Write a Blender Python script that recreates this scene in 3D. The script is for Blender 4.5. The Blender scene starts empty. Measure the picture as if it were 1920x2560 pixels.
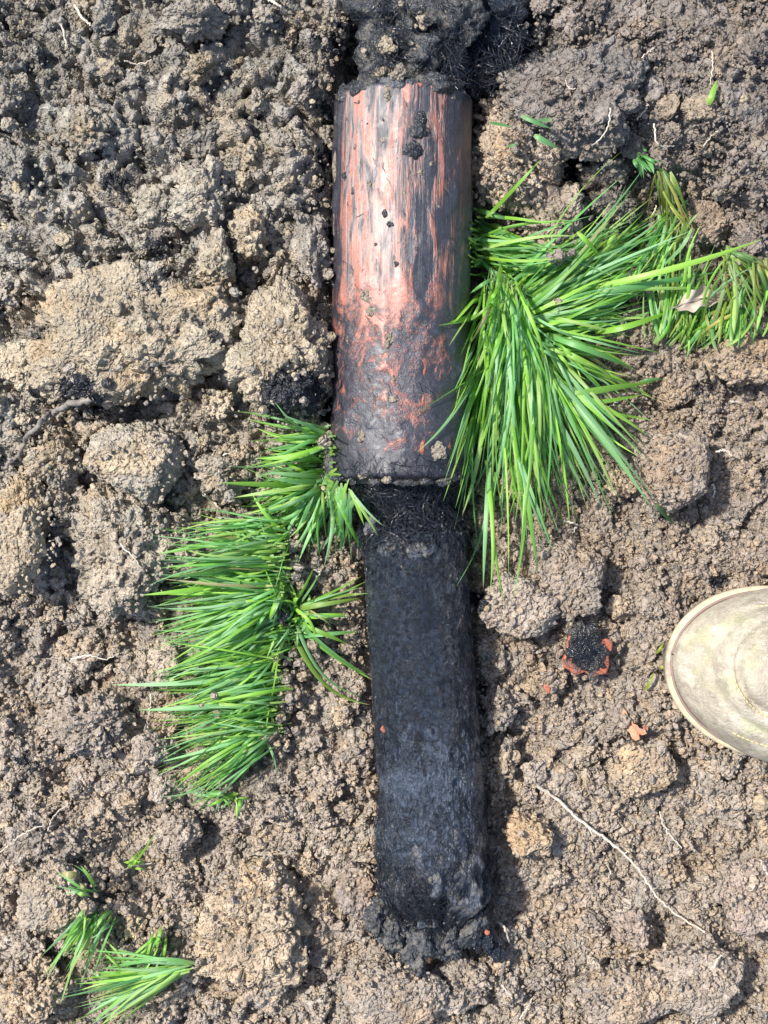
import bpy, bmesh, math, random
import numpy as np

# ------------------------------------------------------------------ camera, sky, sun, exposure
H = 1.15                     # camera height above the soil datum (m)
S = 0.0003                   # metres per photograph pixel on the datum plane
scn = bpy.context.scene
cam_d = bpy.data.cameras.new('camera')
cam_d.sensor_fit = 'VERTICAL'; cam_d.sensor_height = 36.0
cam_d.lens = 36.0 * H / (2560 * S)
cam_d.clip_start = 0.01; cam_d.clip_end = 500
cam = bpy.data.objects.new('camera', cam_d); scn.collection.objects.link(cam)
cam.location = (0, 0, H); cam.rotation_euler = (0, 0, 0)
scn.camera = cam

SUN = np.array([-0.62, 0.30, 1.0]); SUN /= np.linalg.norm(SUN)
elev = math.asin(SUN[2]); azim = math.atan2(SUN[0], SUN[1])      # azimuth clockwise from +Y
world = bpy.data.worlds.new('World'); scn.world = world; world.use_nodes = True
wn = world.node_tree.nodes; wl = world.node_tree.links
bg = wn['Background']; bg.inputs[1].default_value = 0.125
sky = wn.new('ShaderNodeTexSky'); sky.sky_type = 'NISHITA'; sky.sun_disc = False
sky.sun_elevation = elev; sky.sun_rotation = azim
sky.air_density = 1.0; sky.dust_density = 1.5
wl.new(sky.outputs[0], bg.inputs[0])
sun_d = bpy.data.lights.new('sun', 'SUN'); sun_d.energy = 3.7; sun_d.angle = math.radians(3.0)
sun_d.color = (1.0, 0.95, 0.87)
sun = bpy.data.objects.new('sun', sun_d); scn.collection.objects.link(sun)
from mathutils import Vector
sun.rotation_euler = Vector(SUN.tolist()).to_track_quat('Z', 'Y').to_euler()
scn.view_settings.view_transform = 'Standard'; scn.view_settings.look = 'None'
scn.view_settings.exposure = 0.84; scn.view_settings.gamma = 1.0
scn.view_settings.use_curve_mapping = False
cy = scn.cycles
cy.max_bounces = 4; cy.diffuse_bounces = 2; cy.glossy_bounces = 2; cy.transmission_bounces = 3; cy.transparent_max_bounces = 4

COL = scn.collection
rng = np.random.default_rng(11)
random.seed(5)

# ------------------------------------------------------------------ numeric helpers
def at(u, v, z=0.0):
    """photo pixel at height z -> world point"""
    k = (H - z) / H * S
    return np.array([(u - 960) * k, (1280 - v) * k, z])
def at_n(u, v, z):
    k = (H - z) / H * S
    return np.stack([(u - 960) * k, (1280 - v) * k, z], -1)
def sg(x): return 1 / (1 + np.exp(-np.clip(x, -30, 30)))
def smooth(a, b, x):
    t = np.clip((x - a) / (b - a), 0, 1); return t * t * (3 - 2 * t)
def _hash(i, j, k, s):
    n = (i * 374761393 + j * 668265263 + k * 2147483647 + s * 1274126177) & 0xFFFFFFFF
    n = ((n ^ (n >> 13)) * 1274126177) & 0xFFFFFFFF
    n = ((n ^ (n >> 16)) * 2246822519) & 0xFFFFFFFF
    return ((n ^ (n >> 15)) & 0xFFFFFF).astype(np.float64) / 0xFFFFFF
def worley2(x, y, sc, seed):
    """distance to the nearest jittered point, its random id and a random facet slope about it"""
    x = x / sc; y = y / sc
    ix = np.floor(x).astype(np.int64); iy = np.floor(y).astype(np.int64)
    best = np.full(x.shape, 9.0); bx = ix.copy(); by = iy.copy()
    for a in (-1, 0, 1):
        for b in (-1, 0, 1):
            cx = ix + a; cy = iy + b
            d = (cx + _hash(cx, cy, 1, seed) - x) ** 2 + (cy + _hash(cx, cy, 2, seed) - y) ** 2
            m = d < best
            best = np.where(m, d, best); bx = np.where(m, cx, bx); by = np.where(m, cy, by)
    dx = x - bx - _hash(bx, by, 1, seed); dy = y - by - _hash(bx, by, 2, seed)
    fac = dx * (_hash(bx, by, 6, seed) * 2 - 1) + dy * (_hash(bx, by, 7, seed) * 2 - 1)
    return np.sqrt(best), _hash(bx, by, 3, seed), fac
def worley3(P, sc, seed):
    Q = P / sc; I = np.floor(Q).astype(np.int64)
    best = np.full(len(P), 9.0); C = I.copy()
    for a in (-1, 0, 1):
        for b in (-1, 0, 1):
            for c in (-1, 0, 1):
                i, j, k = I[:, 0] + a, I[:, 1] + b, I[:, 2] + c
                h = i * 7919 + k * 104729
                d = ((i + _hash(h, j, 1, seed) - Q[:, 0]) ** 2 + (j + _hash(h, j, 2, seed) - Q[:, 1]) ** 2
                     + (k + _hash(h, j, 3, seed) - Q[:, 2]) ** 2)
                m = d < best
                best = np.where(m, d, best)
                C[m] = np.stack([i, j, k], -1)[m]
    h = C[:, 0] * 7919 + C[:, 2] * 104729; j = C[:, 1]
    D = Q - C - np.stack([_hash(h, j, 1, seed), _hash(h, j, 2, seed), _hash(h, j, 3, seed)], -1)
    fac = sum(D[:, k] * (_hash(h, j, 6 + k, seed) * 2 - 1) for k in range(3))
    return np.sqrt(best), _hash(h, j, 4, seed), fac
def vnoise(P, sc, seed):
    Q = P / sc; I = np.floor(Q).astype(np.int64); f = Q - I; f = f * f * (3 - 2 * f)
    out = np.zeros(len(P))
    for a in (0, 1):
        for b in (0, 1):
            for c in (0, 1):
                w = (f[:, 0] if a else 1 - f[:, 0]) * (f[:, 1] if b else 1 - f[:, 1]) * (f[:, 2] if c else 1 - f[:, 2])
                out += w * _hash((I[:, 0] + a) * 7919 + (I[:, 2] + c) * 104729, I[:, 1] + b, 5, seed)
    return out * 2 - 1
def fbm(P, sc, seed, o=4):
    r = np.zeros(len(P)); am = 1.0; t = 0
    for i in range(o):
        r += am * vnoise(P + 17.3 * i * sc, sc / 2 ** i, seed + i); t += am; am *= 0.55
    return r / t
def fbm2(x, y, sc, seed, o=4):
    P = np.stack([x.ravel(), y.ravel(), np.zeros(x.size)], -1)
    return fbm(P, sc, seed, o).reshape(x.shape)

# ------------------------------------------------------------------ mesh helpers
def mesh(name, V, F, mat, smooth_shade=True, attrs=None):
    V = np.ascontiguousarray(V, dtype=np.float32); F = np.ascontiguousarray(F, dtype=np.int32)
    me = bpy.data.meshes.new(name)
    nf, k = F.shape
    me.vertices.add(len(V)); me.vertices.foreach_set('co', V.ravel())
    me.loops.add(nf * k); me.loops.foreach_set('vertex_index', F.ravel())
    me.polygons.add(nf); me.polygons.foreach_set('loop_start', np.arange(0, nf * k, k, dtype=np.int32))
    me.polygons.foreach_set('use_smooth', np.full(nf, smooth_shade))
    if mat: me.materials.append(mat)
    for an, val in (attrs or {}).items():
        val = np.asarray(val, dtype=np.float32)
        if val.ndim == 1:
            a = me.attributes.new(an, 'FLOAT', 'POINT'); a.data.foreach_set('value', val)
        else:
            a = me.attributes.new(an, 'FLOAT_VECTOR', 'POINT'); a.data.foreach_set('vector', np.ascontiguousarray(val[:, :3]).ravel())
    me.update(calc_edges=True); me.validate()
    return me
ORIGIN = {}
def link(name, me, loc=(0, 0, 0), parent=None):
    o = bpy.data.objects.new(name, me); COL.objects.link(o); o.location = loc
    if parent is not None: o.parent = parent
    return o
def thing(name, label, cat, loc, group=None):
    o = bpy.data.objects.new(name, None); COL.objects.link(o)
    o.location = tuple(float(c) for c in loc); o.empty_display_size = 0.02
    ORIGIN[o.name] = np.array(loc, float)
    return tag(o, label, cat, group)
def tag(o, label=None, cat=None, group=None, kind=None):
    if label: o['label'] = label
    if cat: o['category'] = cat
    if group: o['group'] = group
    if kind: o['kind'] = kind
    return o
def part(name, V, F, mat, root, parent=None, smooth_shade=True, attrs=None):
    me = mesh(name, np.asarray(V) - ORIGIN[root.name], F, mat, smooth_shade, attrs)
    return link(name, me, parent=parent or root)
def solo(name, V, F, mat, label, cat, group=None, smooth_shade=True, attrs=None):
    V = np.asarray(V); c = V.mean(0); c[2] = V[:, 2].min()
    o = link(name, mesh(name, V - c, F, mat, smooth_shade, attrs), loc=c.tolist())
    return tag(o, label, cat, group)
def ico(n):
    bm = bmesh.new(); bmesh.ops.create_icosphere(bm, subdivisions=n, radius=1.0)
    V = np.array([v.co[:] for v in bm.verts]); F = np.array([[v.index for v in f.verts] for f in bm.faces])
    bm.free(); return V, F
ICO = {n: ico(n) for n in (1, 2, 3, 4, 5, 6)}
def grid_faces(nr, nc, closed=False):
    i = np.arange(nr - 1)[:, None]; j = np.arange(nc if closed else nc - 1)[None, :]
    j2 = (j + 1) % nc
    a = i * nc + j; b = i * nc + j2; c = (i + 1) * nc + j2; d = (i + 1) * nc + j
    return np.stack([a, b, c, d], -1).reshape(-1, 4)
def tubes(paths, radii, sides=3):
    """paths (N,K,3), radii (N,K) -> joined tubes"""
    N, K, _ = paths.shape
    T = np.gradient(paths, axis=1); T /= np.linalg.norm(T, axis=2, keepdims=True) + 1e-12
    up = np.zeros_like(T); up[..., 2] = 1.0
    near = np.abs(T[..., 2]) > 0.9; up[near] = (1, 0, 0)
    A = np.cross(T, up); A /= np.linalg.norm(A, axis=2, keepdims=True) + 1e-12
    B = np.cross(T, A)
    an = np.arange(sides) * 2 * math.pi / sides
    ring = A[:, :, None, :] * np.cos(an)[None, None, :, None] + B[:, :, None, :] * np.sin(an)[None, None, :, None]
    V = paths[:, :, None, :] + ring * radii[:, :, None, None]
    F0 = grid_faces(K, sides, True)
    F = (F0[None] + (np.arange(N) * K * sides)[:, None, None]).reshape(-1, 4)
    return V.reshape(-1, 3), F
def spline(pts, n):
    """Catmull-Rom through pts"""
    P = np.array(pts, float); P = np.vstack([2 * P[0] - P[1], P, 2 * P[-1] - P[-2]])
    m = len(P) - 3; out = []
    for t in np.linspace(0, m - 1e-6, n):
        i = int(t); f = t - i; a, b, c, d = P[i], P[i + 1], P[i + 2], P[i + 3]
        out.append(0.5 * (2 * b + (c - a) * f + (2 * a - 5 * b + 4 * c - d) * f * f + (3 * b - a - 3 * c + d) * f ** 3))
    return np.array(out)

# ------------------------------------------------------------------ materials
def new_mat(name):
    m = bpy.data.materials.new(name); m.use_nodes = True
    nt = m.node_tree; b = nt.nodes['Principled BSDF']
    return m, nt, b
class N:
    def __init__(s, nt): s.nt = nt
    def node(s, t, **kw):
        n = s.nt.nodes.new(t)
        for k, v in kw.items(): setattr(n, k, v)
        return n
    def put(s, sock, v):
        if hasattr(v, 'is_linked') or isinstance(v, bpy.types.NodeSocket): s.nt.links.new(v, sock)
        else: sock.default_value = v
    def attr(s, name, out='Vector'): 
        n = s.node('ShaderNodeAttribute'); n.attribute_name = name; return n.outputs[out]
    def noise(s, vec, scale, detail=4, rough=0.6, dist=0.0):
        n = s.node('ShaderNodeTexNoise'); s.put(n.inputs['Vector'], vec)
        n.inputs['Scale'].default_value = scale; n.inputs['Detail'].default_value = detail
        n.inputs['Roughness'].default_value = rough; n.inputs['Distortion'].default_value = dist
        return n.outputs['Fac']
    def voro(s, vec, scale, feature='F1', out='Distance'):
        n = s.node('ShaderNodeTexVoronoi', feature=feature); s.put(n.inputs['Vector'], vec)
        n.inputs['Scale'].default_value = scale; return n.outputs[out]
    def math(s, op, a, b=0.0, clamp=False):
        n = s.node('ShaderNodeMath', operation=op, use_clamp=clamp); s.put(n.inputs[0], a); s.put(n.inputs[1], b); return n.outputs[0]
    def rng(s, v, a, b, c=0.0, d=1.0, smooth=True):
        n = s.node('ShaderNodeMapRange', interpolation_type='SMOOTHSTEP' if smooth else 'LINEAR')
        s.put(n.inputs[0], v)
        for i, x in enumerate((a, b, c, d)): n.inputs[i + 1].default_value = x
        return n.outputs[0]
    def mix(s, f, a, b, mode='MIX'):
        n = s.node('ShaderNodeMix', data_type='RGBA', blend_type=mode)
        s.put(n.inputs[0], f)
        for i, x in ((6, a), (7, b)):
            if isinstance(x, tuple) and len(x) == 3: x = (*x, 1.0)
            s.put(n.inputs[i], x)
        return n.outputs[2]
    def mixf(s, f, a, b):
        n = s.node('ShaderNodeMix', data_type='FLOAT'); s.put(n.inputs[0], f); s.put(n.inputs[2], a); s.put(n.inputs[3], b); return n.outputs[0]
    def vscale(s, v, xyz):
        n = s.node('ShaderNodeVectorMath', operation='MULTIPLY'); s.put(n.inputs[0], v); n.inputs[1].default_value = xyz; return n.outputs[0]
    def pos(s): return s.node('ShaderNodeNewGeometry').outputs['Position']
    def bump(s, h, dist, strength=1.0, normal=None):
        n = s.node('ShaderNodeBump'); n.inputs['Strength'].default_value = strength; n.inputs['Distance'].default_value = dist
        s.put(n.inputs['Height'], h)
        if normal is not None: s.put(n.inputs['Normal'], normal)
        return n.outputs[0]

def soil_material():
    m, nt, b = new_mat('clay_soil'); n = N(nt); p = n.pos()
    oi = n.node('ShaderNodeObjectInfo')
    tint = n.mix(1.0, n.attr('tint'), oi.outputs['Color'], 'MULTIPLY')
    c2 = n.rng(n.noise(p, 560, 2, 0.7), 0.3, 0.7, 0.82, 1.18)
    col = n.mix(1.0, tint, c2, 'MULTIPLY')
    # pale grit specks
    sp = n.math('MULTIPLY', n.rng(n.voro(p, 330), 0.10, 0.17, 1, 0), n.rng(n.noise(p, 130, 2), 0.56, 0.66))
    col = n.mix(n.math('MULTIPLY', sp, 0.6), col, (0.55, 0.50, 0.42))
    # tar: dark wet staining
    tn = n.math('ADD', n.attr('tar', 'Fac'), n.math('MULTIPLY', n.math('SUBTRACT', n.noise(p, 160, 3, 0.7), 0.5), 1.5))
    tar = n.rng(tn, 0.42, 0.62)
    col = n.mix(tar, col, (0.016, 0.018, 0.023))
    n.put(b.inputs['Base Color'], col)
    n.put(b.inputs['Roughness'], n.mixf(tar, 0.82, 0.36))
    n.put(b.inputs['Specular IOR Level'], n.mixf(tar, 0.30, 0.6))
    h = n.math('ADD', n.math('MULTIPLY', n.noise(p, 1000, 1, 0.7), 0.9), n.math('MULTIPLY', n.noise(p, 330, 2, 0.65), 1.0))
    wp = n.node('ShaderNodeVectorMath', operation='ADD'); nz = n.node('ShaderNodeTexNoise'); nz.inputs['Scale'].default_value = 260; nz.inputs['Detail'].default_value = 1
    n.put(nz.inputs['Vector'], p); sc_ = n.vscale(nz.outputs['Color'], (0.004, 0.004, 0.004)); nt.links.new(p, wp.inputs[0]); nt.links.new(sc_, wp.inputs[1])
    cr = n.math('MULTIPLY', n.rng(n.voro(wp.outputs[0], 330), 0.0, 0.75, 1, 0), 1.7)
    h = n.math('ADD', h, cr)
    n.put(b.inputs['Normal'], n.bump(h, 0.0011, 1.0))
    return m
SOIL = soil_material()

def grass_material():
    m, nt, b = new_mat('grass_leaf'); n = N(nt)
    tint = n.attr('tint'); bl = n.attr('blade')        # blade: (along 0..1, across -1..1, random)
    sep = n.node('ShaderNodeSeparateXYZ'); nt.links.new(bl, sep.inputs[0])
    stripe = n.rng(n.math('SINE', n.math('MULTIPLY', sep.outputs[1], 16.0)), -1, 1, 0.88, 1.08, False)
    col = n.mix(1.0, tint, stripe, 'MULTIPLY')
    col = n.mix(n.rng(n.noise(bl, 6, 3), 0.45, 0.75, 0, 0.35), col, n.mix(1.0, col, (1.35, 1.12, 0.7), 'MULTIPLY'))
    basep = n.rng(sep.outputs[0], 0.0, 0.22, 0.5, 0.0)
    col = n.mix(basep, col, (0.36, 0.44, 0.16))
    dry = n.math('MULTIPLY', n.rng(sep.outputs[0], 0.93, 1.0), n.rng(sep.outputs[2], 0.55, 0.7))
    col = n.mix(dry, col, (0.55, 0.46, 0.30))
    n.put(b.inputs['Base Color'], col)
    b.inputs['Roughness'].default_value = 0.40
    b.inputs['Specular IOR Level'].default_value = 0.9
    n.put(b.inputs['Normal'], n.bump(n.math('SINE', n.math('MULTIPLY', sep.outputs[1], 20.0)), 0.0001, 0.4))
    tr = n.node('ShaderNodeBsdfTranslucent'); n.put(tr.inputs[0], n.mix(1.0, col, (1.05, 1.4, 0.38), 'MULTIPLY'))
    ms = n.node('ShaderNodeMixShader'); ms.inputs[0].default_value = 0.38
    nt.links.new(b.outputs[0], ms.inputs[1]); nt.links.new(tr.outputs[0], ms.inputs[2])
    nt.links.new(ms.outputs[0], nt.nodes['Material Output'].inputs[0])
    return m
GRASS = grass_material()

def pipe_material():
    m, nt, b = new_mat('tarred_orange_pipe'); n = N(nt)
    pc = n.attr('pc'); cov = n.attr('cov', 'Fac'); low = n.attr('low', 'Fac'); glare_film = n.attr('glare_film', 'Fac')
    st = n.noise(n.vscale(pc, (1, 0.05, 1)), 330, 5, 0.65, 0.3)
    st2 = n.noise(n.vscale(pc, (1, 0.22, 1)), 105, 5, 0.65, 0.6)
    bl = n.noise(n.vscale(pc, (1, .75, 1)), 52, 5, 0.62, 1.4)
    bl2 = n.noise(pc, 260, 4, 0.7, 0.4)
    up = n.mixf(0.68, st, st2)
    dn = n.mixf(0.35, bl, bl2)
    k = n.mixf(low, up, dn)
    k = n.math('ADD', n.math('MULTIPLY', n.math('SUBTRACT', k, 0.5), 2.6), cov)
    tar = n.mixf(low, n.rng(k, 0.36, 0.68, 0, .97), n.rng(k, 0.30, 0.66, 0, .97))
    thin = n.rng(k, 0.10, 0.5)
    org = n.mix(n.rng(bl2, 0.35, 0.65), (0.38, 0.118, 0.074), (0.47, 0.19, 0.13))
    org = n.mix(n.rng(st, 0.4, 0.7, 0, 0.5), org, (0.40, 0.085, 0.045))
    col = n.mix(n.math('MULTIPLY', thin, 0.45), org, (0.13, 0.085, 0.075))
    # greyish dry streaks, with the upper left glare painted into their colour
    fm = n.math('MULTIPLY', glare_film, n.rng(n.mixf(.5, st, st2), 0.44, 0.58))
    col = n.mix(n.math('MULTIPLY', fm, 0.85), col, (0.33, 0.315, 0.30))
    col = n.mix(tar, col, n.mix(n.rng(bl2, 0.5, 0.7), (0.020, 0.025, 0.037), (0.055, 0.062, 0.078)))
    # brown mud wiped on
    mud = n.rng(n.noise(pc, 48, 4, 0.7, 0.6), 0.60, 0.72, 0, 0.35)
    col = n.mix(mud, col, (0.11, 0.09, 0.07))
    # black flecks and pits
    pt = n.math('MULTIPLY', n.rng(n.voro(pc, 300), 0.12, 0.2, 1, 0), n.rng(n.noise(pc, 80, 2), 0.5, 0.58))
    col = n.mix(pt, col, (0.03, 0.027, 0.025))
    n.put(b.inputs['Base Color'], col)
    n.put(b.inputs['Roughness'], n.math('ADD', n.rng(st2, 0.3, 0.7, 0.33, 0.54), n.math('MULTIPLY', mud, 0.3)))
    b.inputs['Specular IOR Level'].default_value = 0.85
    b.inputs['Coat Weight'].default_value = 0.12; b.inputs['Coat Roughness'].default_value = 0.3
    h = n.math('ADD', n.math('MULTIPLY', n.mixf(low, st, bl2), 0.9), n.math('MULTIPLY', tar, 0.45))
    h = n.math('ADD', h, n.math('MULTIPLY', n.noise(pc, 700, 4, 0.7), 0.45))
    n.put(b.inputs['Normal'], n.bump(h, 0.0011, 0.8))
    return m
PIPE = pipe_material()

def tar_material(name, c0, c1, r0, r1, bump=0.0016, mud=0.0, sc=240, coat=0.30):
    m, nt, b = new_mat(name); n = N(nt); p = n.pos()
    col = n.mix(n.rng(n.noise(p, sc, 4, 0.7, 0.4), 0.4, 0.65), c0, c1)
    b.inputs['Coat Weight'].default_value = coat; b.inputs['Coat Roughness'].default_value = 0.10
    if mud:
        mk = n.rng(n.noise(p, 110, 4, 0.7), 0.47, 0.62, 0, mud)
        col = n.mix(mk, col, (0.17, 0.155, 0.13)); n.put(b.inputs['Coat Weight'], n.mixf(mk, coat, 0.0))
    n.put(b.inputs['Base Color'], col)
    n.put(b.inputs['Roughness'], n.rng(n.noise(p, 170, 2), 0.35, 0.65, r0, r1))
    b.inputs['Specular IOR Level'].default_value = 0.45
    h = n.math('ADD', n.noise(p, 480, 3, 0.7), n.math('MULTIPLY', n.noise(n.vscale(p, (1, 0.3, 1)), 800, 1, 0.6), 0.8))
    nn = n.bump(h, bump, 1.0)
    n.put(b.inputs['Normal'], nn); n.put(b.inputs['Coat Normal'], nn)
    return m
CAST = tar_material('black_root_felt', (0.007, 0.011, 0.019), (0.024, 0.036, 0.058), 0.12, 0.26, bump=0.0034, coat=0.6)
SKIN = tar_material('smooth_tarred_root_skin', (0.018, 0.026, 0.041), (0.052, 0.070, 0.104), 0.18, 0.34, bump=0.0022, coat=0.5)
CASTMUD = tar_material('muddy_root_felt', (0.030, 0.037, 0.050), (0.095, 0.110, 0.138), 0.24, 0.45, mud=0.75)
FRAY = tar_material('muddy_frayed_root', (0.028, 0.033, 0.042), (0.10, 0.105, 0.11), 0.34, 0.6, mud=0.75, coat=0.2)
FIBRE = tar_material('black_root_fibre', (0.008, 0.010, 0.015), (0.026, 0.031, 0.042), 0.14, 0.26, bump=0.0001)
TARLUMP = tar_material('wet_tar', (0.012, 0.014, 0.018), (0.04, 0.044, 0.052), 0.14, 0.36, mud=0.5)

def plain(name, c0, c1, sc, rough, bump=0.0004, bsc=600, c2=None):
    m, nt, b = new_mat(name); n = N(nt); p = n.pos()
    col = n.mix(n.rng(n.noise(p, sc, 5, 0.65), 0.35, 0.65), c0, c1)
    if c2: col = n.mix(n.rng(n.noise(p, sc * 0.4, 4, 0.65), 0.5, 0.66), col, c2)
    n.put(b.inputs['Base Color'], col); b.inputs['Roughness'].default_value = rough
    n.put(b.inputs['Normal'], n.bump(n.noise(p, bsc, 4, 0.7), bump, 0.8))
    return m
ROOTLET = plain('pale_rootlet', (0.70, 0.63, 0.52), (0.48, 0.41, 0.32), 260, 0.6)
BARK = plain('grey_root_bark', (0.13, 0.115, 0.10), (0.26, 0.235, 0.205), 300, 0.75, 0.0008, 420)
ORANGE = plain('broken_orange_plastic', (0.42, 0.115, 0.055), (0.26, 0.09, 0.06), 200, 0.6, c2=(0.10, 0.08, 0.065))
PALEORANGE = plain('scuffed_orange_plastic', (0.56, 0.24, 0.12), (0.42, 0.28, 0.18), 320, 0.7, 0.001, 400, c2=(0.34, 0.26, 0.19))
DRYLEAF = plain('dead_leaf', (0.46, 0.39, 0.32), (0.33, 0.27, 0.21), 120, 0.6, 0.0006, 350)
STONE = plain('tan_pebble', (0.42, 0.32, 0.19), (0.32, 0.26, 0.18), 120, 0.5)
SEED = plain('green_seedling', (0.13, 0.34, 0.04), (0.18, 0.40, 0.06), 300, 0.4)
def leather_material():
    m, nt, b = new_mat('worn_tan_leather'); n = N(nt); p = n.pos()
    col = n.mix(n.rng(n.noise(p, 60, 4, 0.65, 0.6), 0.35, 0.65), (0.45, 0.40, 0.305), (0.32, 0.275, 0.215))
    col = n.mix(n.rng(n.noise(p, 38, 3, 0.6), 0.5, 0.66), col, (0.57, 0.515, 0.40))
    scr = n.rng(n.noise(n.vscale(p, (0.16, 1.0, 1)), 480, 3, 0.7, 0.5), 0.56, 0.66)
    col = n.mix(n.math('MULTIPLY', scr, 0.5), col, (0.66, 0.61, 0.50))
    sc2 = n.rng(n.noise(n.vscale(p, (1.0, 0.2, 1)), 420, 3, 0.7, 0.8), 0.60, 0.68)
    col = n.mix(n.math('MULTIPLY', sc2, 0.35), col, (0.25, 0.20, 0.155))
    dirt = n.rng(n.noise(p, 210, 4, 0.75), 0.56, 0.70)
    col = n.mix(n.math('MULTIPLY', dirt, 0.45), col, (0.29, 0.235, 0.18))
    col = n.mix(n.rng(n.noise(p, 30, 2), 0.54, 0.70, 0, .5), col, (0.42, 0.42, 0.23))
    n.put(b.inputs['Base Color'], col); n.put(b.inputs['Roughness'], n.rng(dirt, 0, 1, 0.55, 0.85))
    wv = n.math('SUBTRACT', n.noise(p, 700, 3, 0.7), n.math('MULTIPLY', n.rng(n.voro(p, 260, 'DISTANCE_TO_EDGE'), 0.0, 0.07, 1, 0), 0.12))
    h = n.math('ADD', wv, n.math('MULTIPLY', n.noise(p, 120, 3, 0.6), 1.4))
    n.put(b.inputs['Normal'], n.bump(h, 0.0014, 0.9))
    return m
LEATHER = leather_material()
CAP = plain('scuffed_toe_leather', (0.45, 0.38, 0.32), (0.30, 0.245, 0.22), 170, 0.52, 0.0012, 400, c2=(0.52, 0.46, 0.38))
WELT = plain('cream_welt_rubber', (0.58, 0.49, 0.31), (0.44, 0.36, 0.25), 110, 0.6, 0.0008, 300, c2=(0.30, 0.25, 0.195))
PINK = plain('dark_welt_seam', (0.26, 0.175, 0.145), (0.22, 0.16, 0.135), 200, 0.6)
SOLEM = plain('muddy_boot_sole', (0.27, 0.235, 0.19), (0.20, 0.17, 0.14), 120, 0.8, 0.001, 300)
THREAD = plain('yellow_thread', (0.66, 0.56, 0.28), (0.55, 0.45, 0.24), 300, 0.6)

# ------------------------------------------------------------------ layout of the pipe (photo pixels + height)
PIPE_A, PIPE_B = (1008, 238), (1000, 1212)
PIPE_Z, PIPE_R = 0.034, 0.0503
CAST_A, CAST_B = (1034, 1325), (1097, 2300)
CAST_Z, CAST_R = 0.030, 0.0381
def seg_d(u, v, A, B):
    ax, ay = A; bx, by = B; dx, dy = bx - ax, by - ay
    t = np.clip(((u - ax) * dx + (v - ay) * dy) / (dx * dx + dy * dy), 0, 1)
    return np.hypot(u - (ax + t * dx), v - (ay + t * dy))
def in_boot(u, v, pad=0):
    return (u > 1672 - pad) & (v > 1492 - pad) & (v < 1740 + (u - 1690) * 0.66 + pad)

HOLES = [(330, 215, 30, .016), (655, 712, 26, .018), (325, 1592, 34, .02), (150, 1588, 22, .012), (500, 2072, 30, .018),
         (62, 2265, 40, .018), (745, 2415, 45, .02), (1725, 2425, 50, .016), (868, 2005, 24, .012), (1330, 628, 52, .03),
         (1440, 395, 55, .03), (1225, 545, 36, .024), (130, 2420, 60, .014), (700, 690, 20, .012), (420, 900, 18, .01),
         (365, 1052, 60, .016), (830, 1030, 30, .016), (480, 560, 22, .012), (120, 700, 24, .012), (720, 120, 40, .016),
         (540, 75, 34, .014), (900, 60, 30, .014), (1200, 100, 70, .035), (1640, 1020, 30, .01), (1190, 1520, 30, .014),
         (1560, 2240, 26, .012), (1330, 2440, 34, .014), (1740, 1290, 26, .01), (600, 1000, 40, .012), (250, 1240, 24, .014)]
def macro(u, v):
    z = 0.030 * sg((838 - u) / 40) * sg((1070 - v) / 60)
    z = z + 0.016 * sg((420 - v) / 130) * sg((860 - u) / 80)
    d = (150 + (u - 1210) * 0.60) - v
    z = z + 0.046 * sg(d / 32) * sg((u - 1235) / 25)
    z = z + 0.026 * sg((150 - v) / 25) * np.exp(-((u - 960) / 170.0) ** 2)
    z = z + 0.010 * sg((560 - u) / 60) * sg((v - 1050) / 60) * sg((1950 - v) / 80)
    for (a, b, r, dp) in HOLES:
        q = (u - a) ** 2 + (v - b) ** 2
        z = z - dp * np.exp(-q / (r * r))
    pd = np.minimum(seg_d(u, v, PIPE_A, PIPE_B) - 160, seg_d(u, v, CAST_A, CAST_B) - 125)
    f = sg(-(pd) / 9.0)
    z = z * (1 - f) + np.minimum(z, -0.004) * f
    z = z - 0.012 * sg(-(pd - 14) / 10.0)
    return z

# tar staining of the soil: (u, v, radius, strength)
TAR = [(120, 170, 130, .34), (300, 90, 110, .26), (380, 420, 60, .38), (310, 490, 34, .6), (415, 640, 42, .75), (420, 745, 36, .6),
       (520, 830, 30, .5), (720, 1010, 62, .85), (770, 1000, 60, .8), (660, 850, 14, .4), (240, 1000, 62, .75), (200, 985, 30, .5),
       (430, 720, 70, .45), (500, 40, 60, .35), (690, 60, 70, .30), (800, 150, 60, .35), (860, 120, 70, .45), (40, 560, 40, .4),
       (30, 700, 60, .35), (110, 860, 60, .34), (820, 420, 40, .5), (830, 600, 34, .45), (830, 300, 46, .55), (470, 205, 40, .3),
       (1240, 120, 110, 1.1), (1180, 60, 120, 1.0), (1010, 90, 150, .7), (1270, 180, 60, .8), (1195, 300, 26, .5), (140, 1030, 40, .3),
       (80, 1895, 34, .6), (270, 1180, 40, .36), (1660, 1300, 22, .5), (1800, 1450, 26, .75), (1745, 960, 40, .45), (1205, 1720, 22, .55),
       (1190, 1500, 30, .7), (440, 1670, 40, .3), (180, 380, 60, .3), (60, 90, 60, .35), (265, 690, 40, .4), (560, 880, 30, .4),
       (620, 1200, 50, .3), (400, 1290, 40, .34), (1820, 1320, 60, .34), (1500, 1240, 40, .28), (860, 1540, 20, .3), (950, 2380, 40, .3)]
def tar_at(u, v):
    t = np.zeros(np.shape(u))
    for (a, b, r, s) in TAR:
        t = np.maximum(t, 1.30 * s * np.exp(-((u - a) ** 2 + (v - b) ** 2) / (1.3 * r * r)))
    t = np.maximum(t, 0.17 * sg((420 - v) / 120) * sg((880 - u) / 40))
    return t
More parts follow.
